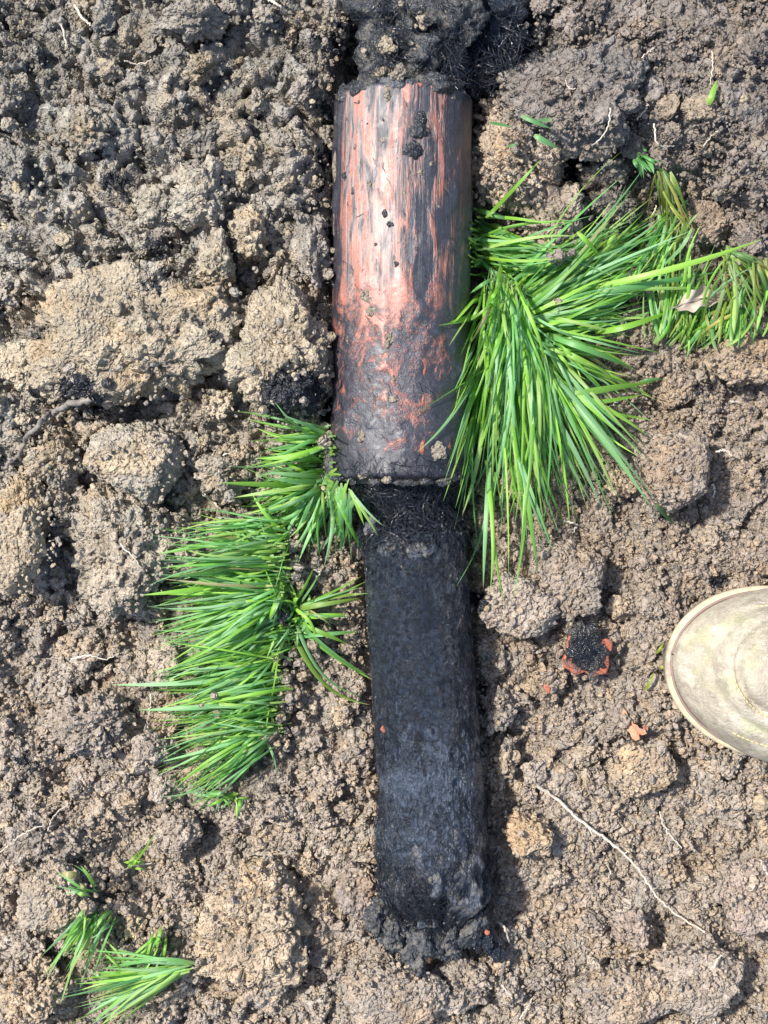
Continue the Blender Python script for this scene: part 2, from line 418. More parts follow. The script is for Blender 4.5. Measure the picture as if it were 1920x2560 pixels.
def region_tint(u, v):
    u = np.asarray(u, float); v = np.asarray(v, float)
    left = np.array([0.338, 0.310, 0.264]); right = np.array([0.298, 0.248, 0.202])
    shade = np.array([0.226, 0.198, 0.174]); low = np.array([0.350, 0.298, 0.245])  # upper right bank's soft shade is painted into its soil tint
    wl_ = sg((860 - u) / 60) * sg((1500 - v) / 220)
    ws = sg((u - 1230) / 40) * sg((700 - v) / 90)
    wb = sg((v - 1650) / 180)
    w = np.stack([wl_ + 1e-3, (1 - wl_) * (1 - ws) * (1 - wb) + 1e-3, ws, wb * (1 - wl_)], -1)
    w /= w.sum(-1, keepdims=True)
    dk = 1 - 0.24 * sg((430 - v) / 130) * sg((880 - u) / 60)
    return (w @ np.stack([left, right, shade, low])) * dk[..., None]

def veins(P):
    """broad colour changes of the clay itself: lighter, ochre and blue-grey streaks"""
    a = 1.0 + 0.30 * fbm(P, 0.016, 91, 3)
    o = smooth(0.10, 0.42, fbm(P, 0.030, 95, 2))[:, None] * 0.5; g = smooth(0.10, 0.40, fbm(P, 0.022, 98, 2))[:, None] * 0.55
    return a[:, None] * (1 + o * (np.array([.16, -.02, -.26]))) * (1 + g * (np.array([-.16, -.10, -.04])))
# ------------------------------------------------------------------ the ground: one sheet, fine in view and coarse to the horizon
U0, U1, V0, V1 = -120, 2040, -120, 2680
DU = 4.1
us = np.arange(U0, U1, DU); vs = np.arange(V0, V1, DU)
def dome(F, k=0.8): return np.sqrt(np.clip(1 - (F / k) ** 2, 0, 1))
def soil_height(u, v, fine=True):
    x = (u - 960) * S; y = (1280 - v) * S
    z = macro(u, v)
    z = z + 0.013 * fbm2(x, y, 0.080, 3, 3) + 0.010 * fbm2(x, y, 0.030, 8, 4)
    wx = x + 0.0065 * fbm2(x, y, 0.013, 21, 4); wy = y + 0.0065 * fbm2(x, y, 0.013, 33, 4)
    k_ = 1 + 0.75 * sg((850 - u) / 50) * sg((1500 - v) / 150)
    f, r0, t0 = worley2(wx, wy, 0.021, 5); z = z + k_ * (0.0100 * dome(f, .9) * (0.1 + r0) + 0.0065 * t0) - .006 * (k_ - 1)
    f, r1, t1 = worley2(wx, wy, 0.0092, 6); z = z + k_ * (0.0050 * dome(f, .9) * (0.1 + r1) + 0.0050 * t1)
    f, r2, t2 = worley2(wx, wy, 0.0043, 7); z = z + 0.0030 * dome(f, .9) * (0.1 + r2) + 0.0018 * t2
    z = z + 0.0013 * fbm2(x, y, 0.005, 61, 2)
    pd = np.minimum(seg_d(u, v, PIPE_A, PIPE_B) - 168, seg_d(u, v, CAST_A, CAST_B) - 130)
    z = np.where(pd < 40, np.minimum(z, 0.004 + 0.0011 * np.clip(pd, 0, 40) + 0.030 * sg((830 - u) / 12) * sg((1070 - v) / 40)), z)
    return z - 0.009, r0, r1, r2
UU, VV = np.meshgrid(us, vs)
ZZ, R0, R1, R2 = soil_height(UU, VV)
def ground_z(u, v, G=None):
    ZZ = globals()['ZZ'] if G is None else G
    a = np.clip((np.asarray(u, float) - U0) / DU, 0, len(us) - 2.001); b = np.clip((np.asarray(v, float) - V0) / DU, 0, len(vs) - 2.001)
    i = a.astype(int); j = b.astype(int); fa = a - i; fb = b - j
    return (ZZ[j, i] * (1 - fa) + ZZ[j, i + 1] * fa) * (1 - fb) + (ZZ[j + 1, i] * (1 - fa) + ZZ[j + 1, i + 1] * fa) * fb

def skirt(a):      # extend a coordinate list outward to ~60 m
    g = DU * np.concatenate([1.06 ** np.arange(1, 35), 7.2 * 1.6 ** np.arange(1, 19)]); out = np.cumsum(g)
    return np.concatenate([a[0] - out[::-1], a, a[-1] + out])
eu, ev = skirt(us), skirt(vs); nk = 52
GU, GV = np.meshgrid(eu, ev)
GZ = np.zeros(GU.shape)
GZ[nk:-nk, nk:-nk] = ZZ
cu = np.clip(GU, U0, us[-1]); cv = np.clip(GV, V0, vs[-1])
dist = np.hypot(GU - cu, GV - cv)
edge = dist > 0
mac = macro(cu, cv) * np.exp(-dist / 1500.0) + 0.008 * fbm2(GU * S, GV * S, 0.12, 3, 3)
fz, fr0, fr1, fr2 = soil_height(np.clip(GU, -1500, 3500), np.clip(GV, -1500, 4000))
wb_ = smooth(900, 350, dist); GZ[edge] = (fz * wb_ + mac * (1 - wb_))[edge]
X = (GU - 960) * S; Y = (1280 - GV) * S
rr = (0.86 + 0.26 * fr0) * (0.88 + 0.24 * fr1) * (0.92 + 0.16 * fr2)
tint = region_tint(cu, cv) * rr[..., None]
V = np.stack([X, Y, GZ], -1).reshape(-1, 3)
F = grid_faces(*GU.shape)[:, ::-1]
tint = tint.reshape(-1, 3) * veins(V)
ground = link('ground', mesh('ground', V, F, SOIL, True, {'tint': tint.reshape(-1, 3), 'tar': tar_at(GU, GV).ravel()}))
tag(ground, 'dug grey-brown clay soil covering the whole ground', kind='structure')

# ------------------------------------------------------------------ clods
def clod_shape(n, seed, dims, ncut=7, lump=0.30, grains=((0.0075, 0.0040), (0.0034, 0.0022)), flat=0.0, knob=0.20):
    P, F = ICO[n]; r_ = np.random.default_rng(seed)
    nr = r_.normal(size=(ncut, 3)); nr /= np.linalg.norm(nr, axis=1, keepdims=True)
    dd = r_.uniform(0.55, 0.95, ncut)
    if flat:
        nr[:, 2] *= 0.25; nr /= np.linalg.norm(nr, axis=1, keepdims=True); dd = r_.uniform(0.70, 0.98, ncut)
        nr = np.vstack([nr, [r_.normal(0, .12), r_.normal(0, .12), 1.0]]); nr[-1] /= np.linalg.norm(nr[-1]); dd = np.append(dd, flat)
    rad = np.full(len(P), 1.08)
    for k in range(len(nr)):
        c = P @ nr[k]; lim = np.where(c > 1e-3, dd[k] / np.maximum(c, 1e-3), 9)
        rad = -np.log(np.exp(-18 * rad) + np.exp(-18 * lim)) / 18
    rad = rad * (1 + lump * fbm(P + seed * 3.1, 0.8, seed, 5))
    if knob:
        Wk = P + 0.18 * np.stack([fbm(P, 0.5, seed + k, 2) for k in (5, 6, 7)], -1)
        f, rid, fc = worley3(Wk + seed * 1.7, 0.55, seed + 40)
        rad = rad + knob * (dome(f, 0.95) * (0.4 + rid) - 0.55 + 0.9 * fc)
    X = P * rad[:, None] * np.array(dims)
    W = X + 0.0022 * np.stack([fbm(X, 0.007, seed + k, 2) for k in (1, 2, 3)], -1)
    g = np.ones(len(P))
    for q, (sc, am) in enumerate(grains):
        f, rid, fc = worley3(W + seed * 0.37, sc, seed + q)
        am = min(am, 0.24 * min(dims))
        X = X + P * (am * (dome(f, 0.95) * (0.2 + 1.1 * rid) - 0.6 + 0.9 * fc))[:, None]
        g = g * (0.90 + 0.20 * rid)
    X[:, 2] = np.where(X[:, 2] < -0.55 * dims[2], -0.55 * dims[2] + 0.25 * (X[:, 2] + 0.55 * dims[2]), X[:, 2])
    return X, F, g
def rotz(X, a):
    c, s = math.cos(a), math.sin(a); Y_ = X.copy(); Y_[:, 0] = c * X[:, 0] - s * X[:, 1]; Y_[:, 1] = s * X[:, 0] + c * X[:, 1]; return Y_
CLAY = (1.12, 1.08, 1.0); BROWN = (1.0, 0.97, 0.95); GREY = (0.95, 0.95, 0.95); PURPLE = (0.94, 0.88, 0.88); SUNNY = (1.5, 1.42, 1.28); TAN = (1.18, 1.08, 0.92)  # SUNNY brightens the tint to paint sunlight on clods by the shaded bank
# u, v, half width px, half height px, height mm, turn deg, flat top, tint, label
HERO = [
 (345, 850, 252, 168, 36, 14, .72, TAN, 'largest pale clay clod, wide and cracked, left of the orange pipe'),
 (716, 895, 122, 142, 36, 20, .8, TAN, 'pale rounded clay clod pressed against the left side of the orange pipe'),
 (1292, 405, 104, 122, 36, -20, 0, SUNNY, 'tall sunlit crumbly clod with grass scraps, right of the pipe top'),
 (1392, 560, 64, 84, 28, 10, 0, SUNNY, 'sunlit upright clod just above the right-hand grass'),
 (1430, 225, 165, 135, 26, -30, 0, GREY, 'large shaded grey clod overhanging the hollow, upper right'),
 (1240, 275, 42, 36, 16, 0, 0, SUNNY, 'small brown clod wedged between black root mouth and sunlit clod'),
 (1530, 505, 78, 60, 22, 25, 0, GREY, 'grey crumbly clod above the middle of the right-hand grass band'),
 (1510, 440, 50, 42, 18, 0, 0, GREY, 'small grey clod in the hollow under the large shaded clod'),
 (1682, 1178, 106, 92, 24, 8, .8, BROWN, 'round brown clod with rootlets at the tips of the long grass'),
 (1290, 1508, 96, 84, 18, -12, .7, (1.12, 1.1, 1.08), 'flat grey slab of clay touched by the lowest right grass tips'),
 (1428, 1448, 88, 94, 21, 35, .7, (1.08, 1.06, 1.04), 'thick angular grey slab beside the flat slab, above the tarred shard'),
 (1592, 1928, 86, 68, 15, -15, .68, TAN, 'angular tan slab of clay below the pale orange chip'),
 (628, 2322, 128, 165, 26, -18, .8, TAN, 'big tan clod with a broken face, near the bottom left of the black root end'),
 (1585, 2322, 46, 44, 13, 0, 0, PURPLE, 'round purplish clod beside the lower end of the long white root'),
 (1328, 2092, 56, 52, 15, 30, 0, TAN, 'knobbly tan clod between the black root cast and the long white root'),
 (228, 1812, 96, 62, 18, 10, 0, BROWN, 'rounded brown clod left of the lowest tips of the left grass'),
 (446, 2082, 48, 58, 15, 0, 0, BROWN, 'brown egg-shaped clod beside a dark hole below the left grass'),
 (52, 1372, 66, 108, 24, 5, .85, TAN, 'tall brown clod cut by the left photo edge'),
 (282, 1372, 118, 128, 25, 30, 0, CLAY, 'broad grey clod left of the upper left grass'),
 (330, 1150, 132, 92, 24, -10, .85, CLAY, 'wide grey clod directly under the largest pale clod'),
 (140, 1145, 62, 62, 19, 0, 0, CLAY, 'grey clod beside the bent grey root'),
 (46, 1262, 62, 84, 20, 20, 0, TAN, 'yellowish clod at the left edge under the bent grey root'),
 (455, 1368, 48, 72, 17, 0, 0, BROWN, 'brown clod touching the upper tips of the left grass'),
 (560, 1170, 62, 58, 17, 15, 0, CLAY, 'grey clod left of the uppermost left grass'),
 (128, 2252, 82, 88, 20, 12, .8, CLAY, 'pale clod just left of the small upper grass tuft at bottom left'),
 (80, 2102, 58, 55, 17, 0, 0, GREY, 'round grey clod near the left edge, above the bottom left tufts'),
 (168, 2112, 44, 42, 14, 0, 0, GREY, 'dark grey clod right beside the round grey clod at left'),
 (70, 2490, 82, 78, 22, -8, 0, TAN, 'yellowish clod in the bottom left corner'),
 (985, 2486, 118, 82, 20, 5, .8, BROWN, 'broad brown clod under the frayed tip of the root cast'),
 (1150, 2462, 62, 66, 17, 20, 0, BROWN, 'brown clod right of the frayed root tip at the bottom'),
 (1550, 2486, 118, 84, 18, -20, .75, BROWN, 'large flat clod at the bottom edge, right of centre'),
 (1745, 2440, 118, 88, 22, -38, .8, BROWN, 'long tilted clod slab at bottom right'),
 (1875, 2232, 70, 96, 18, 0, .7, PURPLE, 'smooth purplish clod at the right edge below the boot'),
 (888, 2212, 50, 74, 16, 8, .75, PURPLE, 'flat purplish clod touching the left of the frayed root end'),
 (505, 490, 80, 64, 19, 20, 0, CLAY, 'crumbly grey clod in the middle of the upper left soil'),
 (398, 512, 52, 46, 15, 0, 0, CLAY, 'small square pale clod left of the crumbly grey clod, upper left'),
 (545, 655, 40, 66, 18, -15, 0, TAN, 'narrow pale clod standing right of the largest clay clod'),
 (618, 598, 42, 52, 17, 15, 0, TAN, 'pale clod up and right of the narrow standing clod'),
 (215, 325, 58, 52, 17, 0, 0, CLAY, 'pale grey clod in the dark stained soil at upper left'),
 (775, 620, 40, 92, 18, 5, 0, GREY, 'long grey clod leaning beside the left wall of the pipe'),
 (500, 180, 34, 32, 13, 0, 0, TAN, 'yellowish round clod near the top of the upper left soil'),
 (488, 48, 66, 44, 17, 0, 0, BROWN, 'brown clod at the top edge, left of the pipe'),
 (1872, 815, 52, 52, 18, 0, 0, PURPLE, 'purplish clod resting on the yellowing grass at the right edge'),
 (1862, 905, 96, 58, 17, -10, .75, TAN, 'pale wide slab just below the yellowing grass at right'),
 (1782, 555, 60, 52, 17, 0, 0, BROWN, 'round brown clod above the yellowing grass'),
 (1868, 615, 56, 58, 17, 30, 0, BROWN, 'brown clod at the right edge above the yellowing grass'),
 (1575, 715, 46, 38, 12, 0, .8, BROWN, 'half buried brown clod among the grass beside the dead leaf'),
 (1245, 1905, 52, 62, 14, 0, 0, GREY, 'grey clod close to the right flank of the black root cast'),
 (1365, 1712, 48, 44, 14, 0, 0, TAN, 'pale clod with an orange smear, left below the tarred shard'),
 (1250, 1770, 44, 44, 13, 0, 0, GREY, 'shaded clod against the root cast, level with the boot'),
]
TOPS = []
hero_area = [(h[0], h[1], h[2], h[3]) for h in HERO]
for i, (u, v, a, b, hm, tr, fl, tn, lab) in enumerate(HERO):
    n = 6 if a * b > 5600 else 5
    big = a > 100
    dims = (a * S, b * S, hm / 1000)
    gr = ((0.0125, 0.0050), (0.0054, 0.0034), (0.0028, 0.0019)) if n >= 5 else ((0.0085, 0.0042), (0.0038, 0.0024))
    if fl: gr = ((0.0110, 0.0024), (0.0046, 0.0016), (0.0026, 0.0009))
    if fl and a * b > 14000: gr = ((0.0190, 0.0068), (0.0085, 0.0042), (0.0038, 0.0018))
    X, F, g = clod_shape(n, 100 + i, dims, 7 if fl else 6, (0.30 if a * b > 14000 else 0.17) if fl else 0.34, gr, fl, (0.13 if a * b > 14000 else 0.06) if fl else 0.18)
    X = rotz(X, math.radians(tr) * 0.35)
    z0 = float(np.median(ground_z(u + np.linspace(-.5, .5, 7) * a, v + np.linspace(-.5, .5, 7) * b)))
    zc = z0 + ((0.55 if a * b > 14000 else 0.95) if fl else 0.60) * dims[2]
    W = X + at(u, v, zc); TOPS.append(W)
    uu = 960 + W[:, 0] / S; vv = 1280 - W[:, 1] / S
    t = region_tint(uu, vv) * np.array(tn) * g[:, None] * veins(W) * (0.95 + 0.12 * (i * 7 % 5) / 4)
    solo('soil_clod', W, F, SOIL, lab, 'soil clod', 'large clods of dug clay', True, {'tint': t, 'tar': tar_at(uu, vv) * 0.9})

# 300 smaller clods, copies of a dozen shapes
PROTO = []
for k in range(14):
    d = np.array([1.0, rng.uniform(.7, .95), rng.uniform(.6, .85)]) * 0.011
    X, F, g = clod_shape(5 if k < 9 else 4, 300 + k, d, 6, 0.38, ((0.0062, 0.0040), (0.0028, 0.0020)), 0, .26)
    PROTO.append((mesh('soil_clod', X, F, SOIL, True, {'tint': np.repeat(g[:, None], 3, 1), 'tar': np.full(len(X), 0.0)}),
                  mesh('soil_clod', X, F, SOIL, True, {'tint': np.repeat(g[:, None], 3, 1), 'tar': np.full(len(X), 0.42)})))
def blocked(u, v, r):
    if seg_d(u, v, PIPE_A, PIPE_B) < 172 + r * .8 or seg_d(u, v, CAST_A, CAST_B) < 134 + r * .8: return True
    if in_boot(u, v, r * .6): return True
    if 950 < u < 1310 and v < 200: return True
    for (a, b, c, d) in hero_area:
        if ((u - a) / (c + r * .7)) ** 2 + ((v - b) / (d + r * .7)) ** 2 < 1: return True
    return False
placed = []; SMALL = []
PX = {}
for pr in PROTO:
    for me in pr:
        q = np.zeros(len(me.vertices) * 3, np.float32); me.vertices.foreach_get('co', q); PX[me.name] = q.reshape(-1, 3).astype(float)
tries = 0
while len(placed) < 300 and tries < 60000:
    tries += 1
    u = random.uniform(-10, 1930); v = random.uniform(-10, 2570)
    r = 17 + 36 * random.random() ** 2.2
    if blocked(u, v, r): continue
    if any((u - a) ** 2 + (v - b) ** 2 < (0.85 * (r + c)) ** 2 for a, b, c in placed): continue
    placed.append((u, v, r))
    tv = float(tar_at(u, v)) > 0.3 and random.random() < .6
    me = random.choice(PROTO)[1 if tv else 0]
    s = r * S / 0.011
    z = float(ground_z(u, v)) + 0.30 * 0.008 * s
    o = link('soil_clod', me, at(u, v, z).tolist())
    o.rotation_euler = (random.uniform(-.5, .5), random.uniform(-.5, .5), random.uniform(0, 6.28))
    o.scale = (s * random.uniform(.85, 1.2), s * random.uniform(.85, 1.15), s * random.uniform(.8, 1.1))
    c = region_tint(u, v) * random.uniform(.85, 1.22) * np.array(random.choice([CLAY, BROWN, BROWN, GREY, TAN]))
    o.color = (*[float(x) for x in c], 1)
    Mx = np.array(o.rotation_euler.to_matrix()) * np.array(o.scale)[None, :]
    cc = PX[me.name]; TOPS.append(cc @ Mx.T + np.array(o.location))
    SMALL.append((o, u, v, r, c))

# each small clod is named by its size, colour and the landmark it lies beside
LM = [(345, 850, 'the largest pale clay clod'), (716, 895, 'the pale rounded clod against the pipe'), (1292, 405, 'the tall sunlit clod'), (1392, 560, 'the upright sunlit clod'),
      (1430, 225, 'the large shaded grey clod'), (1682, 1178, 'the round brown clod with rootlets'), (1290, 1508, 'the flat grey slab'), (1428, 1448, 'the thick angular grey slab'),
      (1592, 1928, 'the angular tan slab'), (628, 2322, 'the big tan clod with a broken face'), (1585, 2322, 'the round purplish clod'), (1328, 2092, 'the knobbly tan clod'),
      (228, 1812, 'the rounded brown clod at left'), (446, 2082, 'the egg-shaped clod'), (52, 1372, 'the tall brown clod at the left edge'), (282, 1372, 'the broad grey clod at left'),
      (330, 1150, 'the wide grey clod at left'), (46, 1262, 'the yellowish clod at the left edge'), (128, 2252, 'the pale clod by the bottom left tufts'), (80, 2102, 'the round grey clod at left'),
      (70, 2490, 'the yellowish bottom left corner clod'), (985, 2486, 'the frayed root tip'), (1550, 2486, 'the large flat bottom clod'), (1745, 2440, 'the long tilted clod'),
      (1875, 2232, 'the smooth purplish clod'), (505, 490, 'the crumbly grey clod at upper left'), (215, 325, 'the pale grey clod in stained soil'), (775, 620, 'the long leaning grey clod'),
      (500, 180, 'the yellowish round clod near the top'), (488, 48, 'the brown clod at the top edge'), (1862, 905, 'the pale wide slab at right'), (1782, 555, 'the round brown clod above the yellowing grass'),
      (1460, 1630, 'the tarred orange shard'), (1582, 1815, 'the pale orange chip'), (1856, 246, 'the tan pebble'), (1780, 230, 'the single dark grass blade'), (705, 1535, 'the tar lump in the grass'),
      (560, 1860, 'the lowest left grass tips'), (540, 1990, 'the buried blade tips'), (335, 2155, 'the tiny grass sprout'), (420, 2440, 'the lower fan of pale grass'), (240, 2350, 'the small upper grass tuft'),
      (125, 1060, 'the bent grey root'), (230, 1645, 'the wavy white rootlet'), (1640, 2240, 'the lower end of the long root'), (1380, 1980, 'the upper end of the long root'), (1665, 1640, 'the boot toe'),
      (1760, 1830, 'the seedling by the boot'), (180, 30, 'the straw at the top edge'), (345, 155, 'the thin rootlet in stained soil'), (830, 300, 'the upper left pipe wall'), (870, 1500, 'the upper half of the root cast'),
      (880, 1900, 'the lower half of the root cast'), (1740, 750, 'the dead leaf'), (1500, 1000, 'the long sideways grass blades'), (1640, 340, 'the kinked white rootlet'), (560, 1170, 'the grey clod by the uppermost left grass')]
sizes = sorted(q[3] for q in SMALL); lo_, hi_ = sizes[len(sizes) // 3], sizes[2 * len(sizes) // 3]
bins = {}
for (o, u, v, r, c) in SMALL:
    a_, b_, nm = min(LM, key=lambda q: (q[0] - u) ** 2 + (q[1] - v) ** 2)
    dx, dy = u - a_, v - b_
    k = int(round(math.degrees(math.atan2(-dy, dx)) / 45.0)) % 8
    dr = ('right of', 'up and right of', 'above', 'up and left of', 'left of', 'down and left of', 'below', 'down and right of')[k]
    bins.setdefault((nm, dr), []).append((math.hypot(dx, dy), o, r, c))
for (nm, dr), lst in bins.items():
    lst.sort(key=lambda q: q[0])
    for k, (dd_, o, r, c) in enumerate(lst):
        sz = 'tiny' if r < lo_ else ('small' if r < hi_ else 'fist-like')
        nth = '' if len(lst) == 1 else ('nearest ', 'second ', 'third ', 'fourth ', 'fifth ', 'sixth ', 'seventh ', 'eighth ', 'ninth ', 'tenth ')[min(k, 9)]
        tag(o, f"{nth}{'small' if sz == 'tiny' else 'larger' if sz == 'fist-like' else 'middling'} crumbly clod {dr} {nm}", 'soil clod', 'small clods of dug soil')

# raise the height map to the tops of the clods, so that later things lie on them
BARE = ZZ.copy()
W = np.vstack(TOPS); i_ = np.rint((W[:, 0] / S + 960 - U0) / DU).astype(int); j_ = np.rint((1280 - W[:, 1] / S - V0) / DU).astype(int)
ok = (i_ >= 0) & (j_ >= 0) & (i_ < len(us)) & (j_ < len(vs))
SP = np.full(ZZ.shape, -1.0); np.maximum.at(SP, (j_[ok], i_[ok]), W[ok, 2])
SQ = SP.copy()
for a_ in (-1, 0, 1):
    for b_ in (-1, 0, 1): SQ = np.maximum(SQ, np.roll(np.roll(SP, a_, 0), b_, 1) - 0.0006)
ZZ = np.maximum(ZZ, SQ)

# crumbs: too many to count
def crumb_cloud(count, lo, hi, power, n, seed, zf=0.3, pts=None):
    r_ = np.random.default_rng(seed)
    P, F = ICO[n]; protos = []
    for k in range(10):
        q = P * np.array([1.1, r_.uniform(.6, 1), r_.uniform(.5, .85)])
        rad = np.ones(len(P))
        for _ in range(5):
            nn = r_.normal(size=3); nn /= np.linalg.norm(nn); c = P @ nn; d = r_.uniform(.65, .95)
            rad = np.minimum(rad, np.where(c > 1e-3, d / np.maximum(c, 1e-3), 9))
        f, rid, fc = worley3(P + k * 5.1, 0.75, seed + k)
        rad = rad * (1 + 0.42 * fbm(P + 9.0 * k, 0.7, seed + k, 3) + 0.42 * (dome(f, 0.9) - 0.6))
        protos.append(q * rad[:, None])
    protos = np.stack(protos)
    m = int(count * 2.0)
    u = r_.uniform(U0, U1, m); v = r_.uniform(V0, V1, m)
    # clustered: keep more where a slow noise is high
    dn = fbm2((u - 960) * S, (1280 - v) * S, 0.05, seed + 50, 3)
    ok = (seg_d(u, v, PIPE_A, PIPE_B) > 166) & (seg_d(u, v, CAST_A, CAST_B) > 130) & ~in_boot(u, v, -25)
    ok &= ~((u > 960) & (u < 1310) & (v < 190))
    ok &= r_.random(m) < 0.75 + 0.8 * dn
    onclod = ground_z(u, v) > ground_z(u, v, BARE) + .003
    ok &= ~onclod | (r_.random(m) < .30)
    ok &= r_.random(m) < 1 - 0.72 * sg((850 - u) / 60) * sg((1050 - v) / 90)
    u = u[ok][:count]; v = v[ok][:count]; m = len(u); ze = np.zeros(m)
    if pts is not None: u, v, ze = pts; m = len(u)
    r = (lo + (hi - lo) * r_.random(m) ** power) * S
    z = ground_z(u, v) + zf * r + ze
    which = r_.integers(0, 10, m)
    # random rotations
    q4 = r_.normal(size=(m, 4)); q4 /= np.linalg.norm(q4, axis=1, keepdims=True)
    w, x, y, zz = q4.T
    R = np.stack([1 - 2 * (y * y + zz * zz), 2 * (x * y - zz * w), 2 * (x * zz + y * w),
                  2 * (x * y + zz * w), 1 - 2 * (x * x + zz * zz), 2 * (y * zz - x * w),
                  2 * (x * zz - y * w), 2 * (y * zz + x * w), 1 - 2 * (x * x + y * y)], -1).reshape(m, 3, 3)
    L = np.einsum('nij,nkj->nki', R, protos[which]) * r[:, None, None]
    V_ = L + at_n(u, v, z)[:, None, :]
    k = len(P)
    F_ = (F[None] + (np.arange(m) * k)[:, None, None]).reshape(-1, 3)
    t = region_tint(u, v) * (r_.uniform(.86, 1.16, m))[:, None] * np.array([CLAY, BROWN, TAN, TAN, BROWN, (.95, .95, .95)])[r_.integers(0, 6, m)]
    tr = tar_at(u, v) * r_.uniform(.4, 1.25, m)
    return V_.reshape(-1, 3), F_, np.repeat(t, k, 0), np.repeat(tr, k)
A = crumb_cloud(2300, 7, 17, 2.0, 2, 71, .30)
B = crumb_cloud(40000, 2.8, 8.6, 1.7, 1, 72, .40)
# crumbs tumbled over the crowns of the torn turf
q_ = np.random.default_rng(44); ru, rv, rz = [], [], []
for (a, b, su, sv, k, zt_) in [(722, 1350, 14, 34, 50, .016), (735, 1430, 16, 36, 60, .016), (728, 1640, 22, 30, 70, .018), (712, 1700, 16, 40, 70, .018), (700, 1800, 16, 40, 80, .016),
                               (262, 2275, 30, 12, 60, .014), (1690, 1770, 30, 30, 50, .006), (1680, 1560, 16, 40, 40, .006), (1790, 1850, 40, 20, 50, .006), (818, 1120, 7, 30, 60, .030), (822, 1195, 7, 24, 40, .028), (478, 2412, 12, 20, 50, .014), (400, 2330, 14, 16, 30, .012), (600, 1740, 90, 120, 40, .022), (1420, 640, 60, 30, 30, .016), (1760, 770, 100, 50, 40, .014), (1330, 760, 40, 40, 14, .03)]:
    ru.append(q_.normal(a, su, k)); rv.append(q_.normal(b, sv, k)); rz.append(q_.uniform(.2, 1, k) * zt_)
Cc = crumb_cloud(10, 4, 15, 2.0, 2, 73, .3, (np.concatenate(ru), np.concatenate(rv), np.concatenate(rz)))
off = len(A[0]); off2 = off + len(B[0])
cr = link('soil_crumbs', mesh('soil_crumbs', np.vstack([A[0], B[0], Cc[0]]), np.vstack([A[1], B[1] + off, Cc[1] + off2]), SOIL, False,
                              {'tint': np.vstack([A[2], B[2], Cc[2]]), 'tar': np.concatenate([A[3], B[3], Cc[3]])}))
tag(cr, 'loose small soil crumbs scattered over the ground', kind='stuff')

# ------------------------------------------------------------------ the pipe with its root cast
pa, pb = at(*PIPE_A, PIPE_Z), at(*PIPE_B, PIPE_Z)
ca, cb = at(*CAST_A, CAST_Z), at(*CAST_B, CAST_Z)
base = (pa + pb) / 2; base[2] = 0
pipe = thing('drain_pipe', 'length of orange drain pipe smeared with black tar, packed with black roots', 'drain pipe', base)
def frame(a, b):
    d = (b - a) / np.linalg.norm(b - a); r = np.cross(d, (0, 0, 1.0)); r /= np.linalg.norm(r)
    if r[0] < 0: r = -r
    return d, r, np.cross(r, d) if np.cross(r, d)[2] > 0 else np.cross(d, r)
def cyl(a, b, radf, nl, na, disp):
    d, r, w = frame(a, b); L = np.linalg.norm(b - a)
    t = np.linspace(0, 1, nl)[:, None]; ph = np.linspace(-math.pi, math.pi, na, endpoint=False)[None, :]
    T, PH = np.broadcast_arrays(t, ph)
    rad = radf(T, PH)
    rad = rad + disp(T * L, PH, rad)
    P = a + d * (T * L)[..., None] + (r * np.sin(PH)[..., None] + w * np.cos(PH)[..., None]) * rad[..., None]
    F_ = grid_faces(nl, na, True)
    return P.reshape(-1, 3), F_, T.ravel(), PH.ravel(), L
def pipe_rad(T, PH):
    return PIPE_R - 0.010 * smooth(0.972, 1.0, T) ** 2 - 0.008 * smooth(0.02, 0.0, T)
def cylnoise(L, PH, R, sl, sa, seed, o=4):
    P = np.stack([np.sin(PH) * R / sa, L / sl, np.cos(PH) * R / sa], -1).reshape(-1, 3)
    return fbm(P, 1.0, seed, o).reshape(L.shape)
def pipe_disp(L, PH, rad):
    T = L / 0.297
    up = 1 - smooth(0.5, 0.62, T)
    return (0.0009 * cylnoise(L, PH, PIPE_R, 0.05, 0.006, 4) * up + 0.0011 * cylnoise(L, PH, PIPE_R, 0.012, 0.011, 9) * (1 - up)
            + 0.0011 * np.clip(cylnoise(L, PH, PIPE_R, 0.02, 0.012, 14) - 0.12, 0, 1) * 3
            + smooth(0.93, 1.0, T) * 0.0050 * cylnoise(L, PH, PIPE_R, 0.008, 0.008, 31))
V, F, T, PH, L = cyl(pa, pb, pipe_rad, 330, 190, pipe_disp)
sx = np.sin(PH)                                           # -1 left .. 1 right
top = np.cos(PH) > -0.2
cov = 0.40 + 0.0 * T
cov = np.where(sx > -0.12, 0.40 + 0.30 * smooth(-0.12, 0.18, sx), cov)
cov = cov + 0.20 * smooth(0.62, 0.95, sx) + 0.42 * smooth(-0.78, -0.93, sx)
cov = cov - 0.17 * np.exp(-((sx - 0.50) / 0.12) ** 2) * smooth(0.62, 0.4, T) - 0.16 * np.exp(-((sx - 0.86) / 0.07) ** 2) * smooth(0.75, 0.5, T)
wv = 0.10 * cylnoise(T * L, PH, PIPE_R, .03, .02, 77)
lowm = smooth(0.40, 0.66, T + wv + 0.06 * np.clip(-sx, -1, 1))
cov = cov * (1 - lowm) + lowm * (0.58 + 0.14 * smooth(0.55, 0.85, T) + 0.22 * smooth(.35, .8, sx) - 0.10 * np.exp(-((sx - .02) / .35) ** 2))
cov = cov - 0.22 * np.exp(-((T - .55) / .06) ** 2) * smooth(.15, -.1, sx) * smooth(-.95, -.8, sx)
cov = np.maximum(cov, smooth(0.885, 0.94, T) * 1.1); cov = np.maximum(cov, 0.95 * smooth(0.045, 0.0, T))
glare_film = smooth(-0.92, -0.7, sx) * smooth(0.12, -0.08, sx) * smooth(0.62, 0.42, T)  # where the pale smears and painted glare lie
